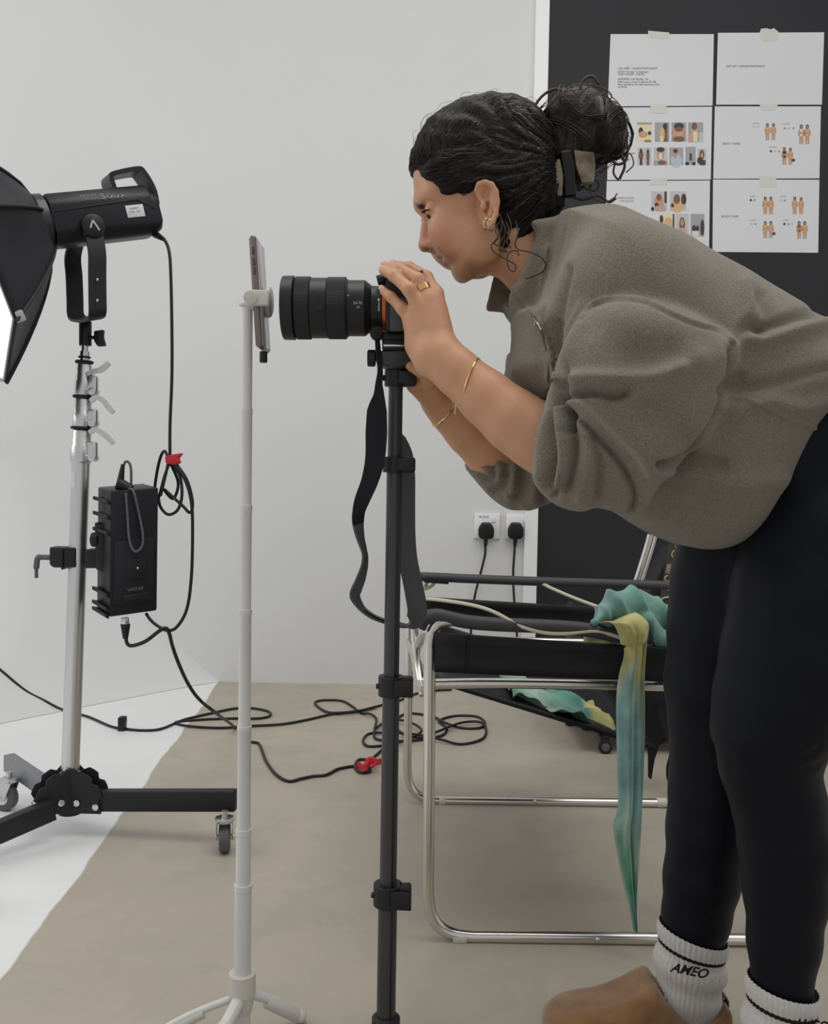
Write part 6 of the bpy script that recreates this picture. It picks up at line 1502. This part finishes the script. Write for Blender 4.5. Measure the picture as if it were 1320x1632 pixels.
# ---------------- leggings
lgm = mat('black_leggings', (0.0026, 0.0036, 0.0080), 0.50, bump=.12, bscale=900, spec=.16, sheen=.02)
hipm = [cap(P(1250, 700, 1.25), P(1400, 690, 1.25), .11, .135), ell(P(1390, 700, 1.255), (.150, .165, .150))]
lg = U([chain(pn, rn, .012), chain(pf, rf, .012)], .012); lg = U([lg]+hipm, .04)
lg = Sub(lg, cap(P(1295, 1640, 1.175), Vector((P(1295, 1640, 1.175).x, 1.175, -.2)), .001), 0)
V, Q = sdf_mesh('leggings', lg, .0038, 3)
N_ = vnormals(V, Q); u_, v_ = proj(V)
for p_, w_, d_ in [([(1306, 1190), (1296, 1200), (1280, 1204)], 5, -.0015), ([(1310, 1215), (1298, 1222), (1282, 1224)], 5, -.0015), ([(1310, 1238), (1300, 1243)], 5, -.001), ([(1140, 1190), (1170, 1215), (1210, 1222)], 14, -.0025)]:
    d = polydist(u_, v_, sp2(p_)); V = V+N_*(np.exp(-(d/w_)**2)*d_*(V[:, 1] < 1.25))[:, None]
V = V+N_*(.0008*vnoise(V, 22, 41, 2))[:, None]
zn_, zf_ = P(1247, 1612, YLN), P(1104, 1518, YLF)
lme = np_mesh('leggings', V, Q); bm = bmesh.new(); bm.from_mesh(lme)
for (pc_, sl_, near_) in ((zn_, .12, True), (zf_, .20, False)):
    gm = [v for v in bm.verts if (v.co.y < 1.2545) == near_ and v.co.z < .45]; gs = set(gm)
    ge = [e for e in bm.edges if e.verts[0] in gs and e.verts[1] in gs]; gf = [f for f in bm.faces if all(v in gs for v in f.verts)]
    bmesh.ops.bisect_plane(bm, geom=gm+ge+gf, plane_co=pc_, plane_no=(-sl_, 0, -1), clear_outer=True)
bm.to_mesh(lme); bm.free()
link_mesh('leggings', lme, lgm, person, sharp=0)
# ---------------- socks and shoes
sockm = mat('white_ribbed_sock', (0.62, 0.60, 0.575), 0.85, noise=.12, nscale=300, bump=.4, bscale=500); stripe_m = mat('black_stripe', (.015, .013, .015), .8)
def sock(top, bot, Y, rt, rb, tilt, nm_text, par=person, sx=0.0):
    """ribbed tube from the hem down into the shoe, slightly tilted rings; returns the mesh"""
    A, Bt = P(*top, Y), P(*bot, Y); nz, na = 46, 168; V = []; mi = []
    for i in range(nz+1):
        t = i/nz; c = A.lerp(Bt, t); r = rt+(rb-rt)*t+.0016*math.sin(t*19)+.003*max(0, math.sin(t*7-1.0))*(t > .3)
        for k in range(na):
            a = 2*PI*k/na; rr_ = r*(1+.022*math.cos(a*42))*(1+.0*t)
            V.append((c.x+rr_*1.08*math.cos(a), c.y+rr_*(1.06-.24*t)*math.sin(a), c.z-tilt*(1-t*.6)*r*math.cos(a)))
    Q = [(i*na+k, i*na+(k+1) % na, (i+1)*na+(k+1) % na, (i+1)*na+k) for i in range(nz) for k in range(na)]
    V = np.array(V); tq = np.array([i/nz for i in range(nz) for k in range(na)])
    me = np_mesh('sock', V, np.array(Q), mi=((tq > .165)&(tq < .205)).astype(int))
    return link_mesh('sock', me, [sockm, stripe_m], par, sharp=0)
skf = sock((1105, 1484), (1093, 1622), YLF, rf[-1]+.0032, .043, .30, True)
skn = sock((1248, 1568), (1240, 1730), YLN, rn[-1]+.0032, .043, .20, True)
def shoe(Y, dx, dz):
    out = [(867, 1640), (872, 1624), (885, 1612), (905, 1602), (935, 1595), (965, 1588), (995, 1576), (1020, 1563), (1037, 1556), (1046, 1566), (1062, 1586), (1085, 1600), (1110, 1606), (1140, 1605), (1150, 1592), (1157, 1600), (1158, 1640), (1162, 1668), (1120, 1676), (1000, 1676), (890, 1672), (870, 1662)]
    o3 = slab(out, YLF, .052, .026, 2)
    up_ = Sub(o3, ell(P(1094, 1585, YLF), (.046, .040, .060)), .006)
    V, Q = sdf_mesh('shoe', U([up_, ell(P(925, 1632, YLF), (.050, .044, .030))], .02), .0026, 2)
    z0 = 0.018; V[:, 2] = np.maximum(V[:, 2], z0)
    return V, Q
V, Q = shoe(YLF, 0, 0)
suede = mat('tan_suede', (0.32, 0.165, 0.062), 0.9, noise=.45, nscale=28, bump=.4, bscale=300, sheen=.5, color2=(.20, .095, .036), detail=5)
solem = mat('tan_sole', (.22, .13, .07), .7)
for kk, (yo, xo) in enumerate(((0, 0), (YLN-YLF, P(1243, 1700, YLN).x-P(1093, 1620, YLF).x))):
    V2 = V+np.array([xo, yo, 0]); sh = link_mesh('shoe', np_mesh('shoe', V2, Q), suede, person, sharp=0)
    xs = V2[:, 0]; cy0 = YLF+yo; bm = B(); x0_, x1_ = xs.min(), xs.max(); L_ = x1_-x0_
    pts = []
    for i in range(40):
        a = 2*PI*i/40; q = math.cos(a); wd_ = .046*(1-.12*q) if q < 0 else .042
        pts.append(((x0_+x1_)/2+L_/2*1.01*(abs(q)**.8)*(1 if q > 0 else -1), cy0+wd_*(abs(math.sin(a))**.75)*(1 if math.sin(a) > 0 else -1), 0.001))
    prism(bm, pts, (0, 0, .021), bev=.004); obj('sole', bm, solem, sh)
    bm = B(); p0 = Vector((P(1149, 1610, YLF).x+xo, cy0, P(1149, 1610, YLF).z)); ribbon(bm, smoothpts([p0, p0+Vector((-.004, 0, .016)), p0+Vector((.002, 0, .024)), p0+Vector((.008, 0, .017)), p0+Vector((.008, 0, .0))], 4), (0, 1, 0), .016, .0022); obj('heel_tab', bm, mat('tab_brown', (.13, .07, .04), .7), sh)
    bm = B(); col_pts = [(1038, 1557), (1047, 1567), (1063, 1587), (1086, 1601), (1111, 1607), (1140, 1606), (1151, 1596)]
    tube(bm, smoothpts([P(a, b-1, YLF)+Vector((xo, yo-.030*math.sin(PI*min(1, max(0, i/6))), 0)) for i, (a, b) in enumerate(col_pts)], 5), .0022, 8); obj('collar_binding', bm, mat('binding_brown', (.20, .10, .05), .7), sh)
# lettering on the visible sock, following its curve
stree = BVHTree.FromObject(skf, bpy.context.evaluated_depsgraph_get())
def sock_text(par, s_, px, py, wpx, size, Y, slope):
    o = P(px, py, Y-.1); xd = (P(px+100, py+100*slope, Y-.1)-o); yd = P(px, py-100, Y-.1)-o
    t = text('sock_lettering', s_, o, xd, yd, size, stripe_m, par, depth=.0, shear=.35, offset=.00035, font_fit=wpx*(Y-.1)/FPX)
    bm = bmesh.new(); bm.from_mesh(t.data); bmesh.ops.subdivide_edges(bm, edges=bm.edges, cuts=2); bmesh.ops.triangulate(bm, faces=bm.faces)
    tr_ = BVHTree.FromObject(par, bpy.context.evaluated_depsgraph_get())
    for v in bm.verts:
        d = (v.co-Vector(C_)).normalized(); h = tr_.ray_cast(v.co-d*.1, d, .5)
        if h[0] is not None: v.co = h[0]-d*.0008
    bm.to_mesh(t.data); bm.free(); md = t.modifiers.new('t', 'SOLIDIFY'); md.thickness = .0004; return t
bpy.context.view_layer.update()
sock_text(skf, 'AMEO', 1068, 1548, 64, .0185, YLF, .20)
sock_text(skn, 'AMEO', 1262, 1640, 60, .019, YLN, .10)
# ---------------- jewellery
goldm = mat('gold', (.70, .48, .20), .22, metal=1.0)
bm = B(); c = P(669.5, 457, 1.214); d = (K3-P(667, 446, 1.228)).normalized(); d = (P(667, 446, 1.228)-P(683, 479, 1.222)).normalized(); cf = P(683, 479, 1.222).lerp(P(667, 446, 1.228), .55)
lathe(bm, cf-d*.0038, d, [(0, .0096), (0, .0108), (.0076, .0108), (.0076, .0096)], 32, caps=False); lathe(bm, cf-d*.0038, d, [(0, .0096), (.0076, .0096)], 32, caps=False); obj('finger_ring', bm, goldm, person)
for q, k_ in ((P(672, 433, 1.236), 0), (P(692, 451, 1.236), 1)):
    bm = B(); ball(bm, q, .0026, seg=10); cyl(bm, q-Vector((.001, 0, .006)), q, .0012, seg=8); obj('ring_stone', bm, mat('dark_stone', (.06, .06, .05), .2), person)
def bracelet(c, ax, r, rw, tiltv, m_=goldm, n=48, sag=.0):
    x, y, d = frame((Vector(ax).normalized()+Vector(tiltv)).normalized()); bm = B()
    tube(bm, [c+(x*math.cos(2*PI*i/n)+y*math.sin(2*PI*i/n))*r for i in range(n)], rw, 8, closed=True); return obj('bracelet', bm, m_, person)
fa = (P(775, 634, 1.195)-P(733, 597, 1.203)).normalized()
bracelet(P(750, 612, 1.200), fa, .0335, .0011, (.15, 0, .35))
fb = (P(745, 690, 1.376)-P(716, 660, 1.370)).normalized()
bracelet(P(710, 654, 1.369), fb, .0285, .0015, (.1, .1, .1))
bm = B(); tube(bm, PP([(727, 645, 1.18), (726, 652, 1.18), (725, 660, 1.181)]), .0008, 6); obj('bracelet_charm', bm, goldm, person)
# hoop earring: two thick little hoops
for dx_, dz_ in ((0, 0), (6, 3)):
    bm = B(); c = P(776+dx_, 357+dz_*.3, 1.243); tube(bm, [c+Vector((.0042*math.cos(a), .0025*math.cos(a), .0064*math.sin(a))) for a in [2*PI*i/28 for i in range(28)]], .0018, 10, closed=True); obj('earring', bm, mat('pale_gold', (.55, .42, .25), .25, metal=1.0), person)
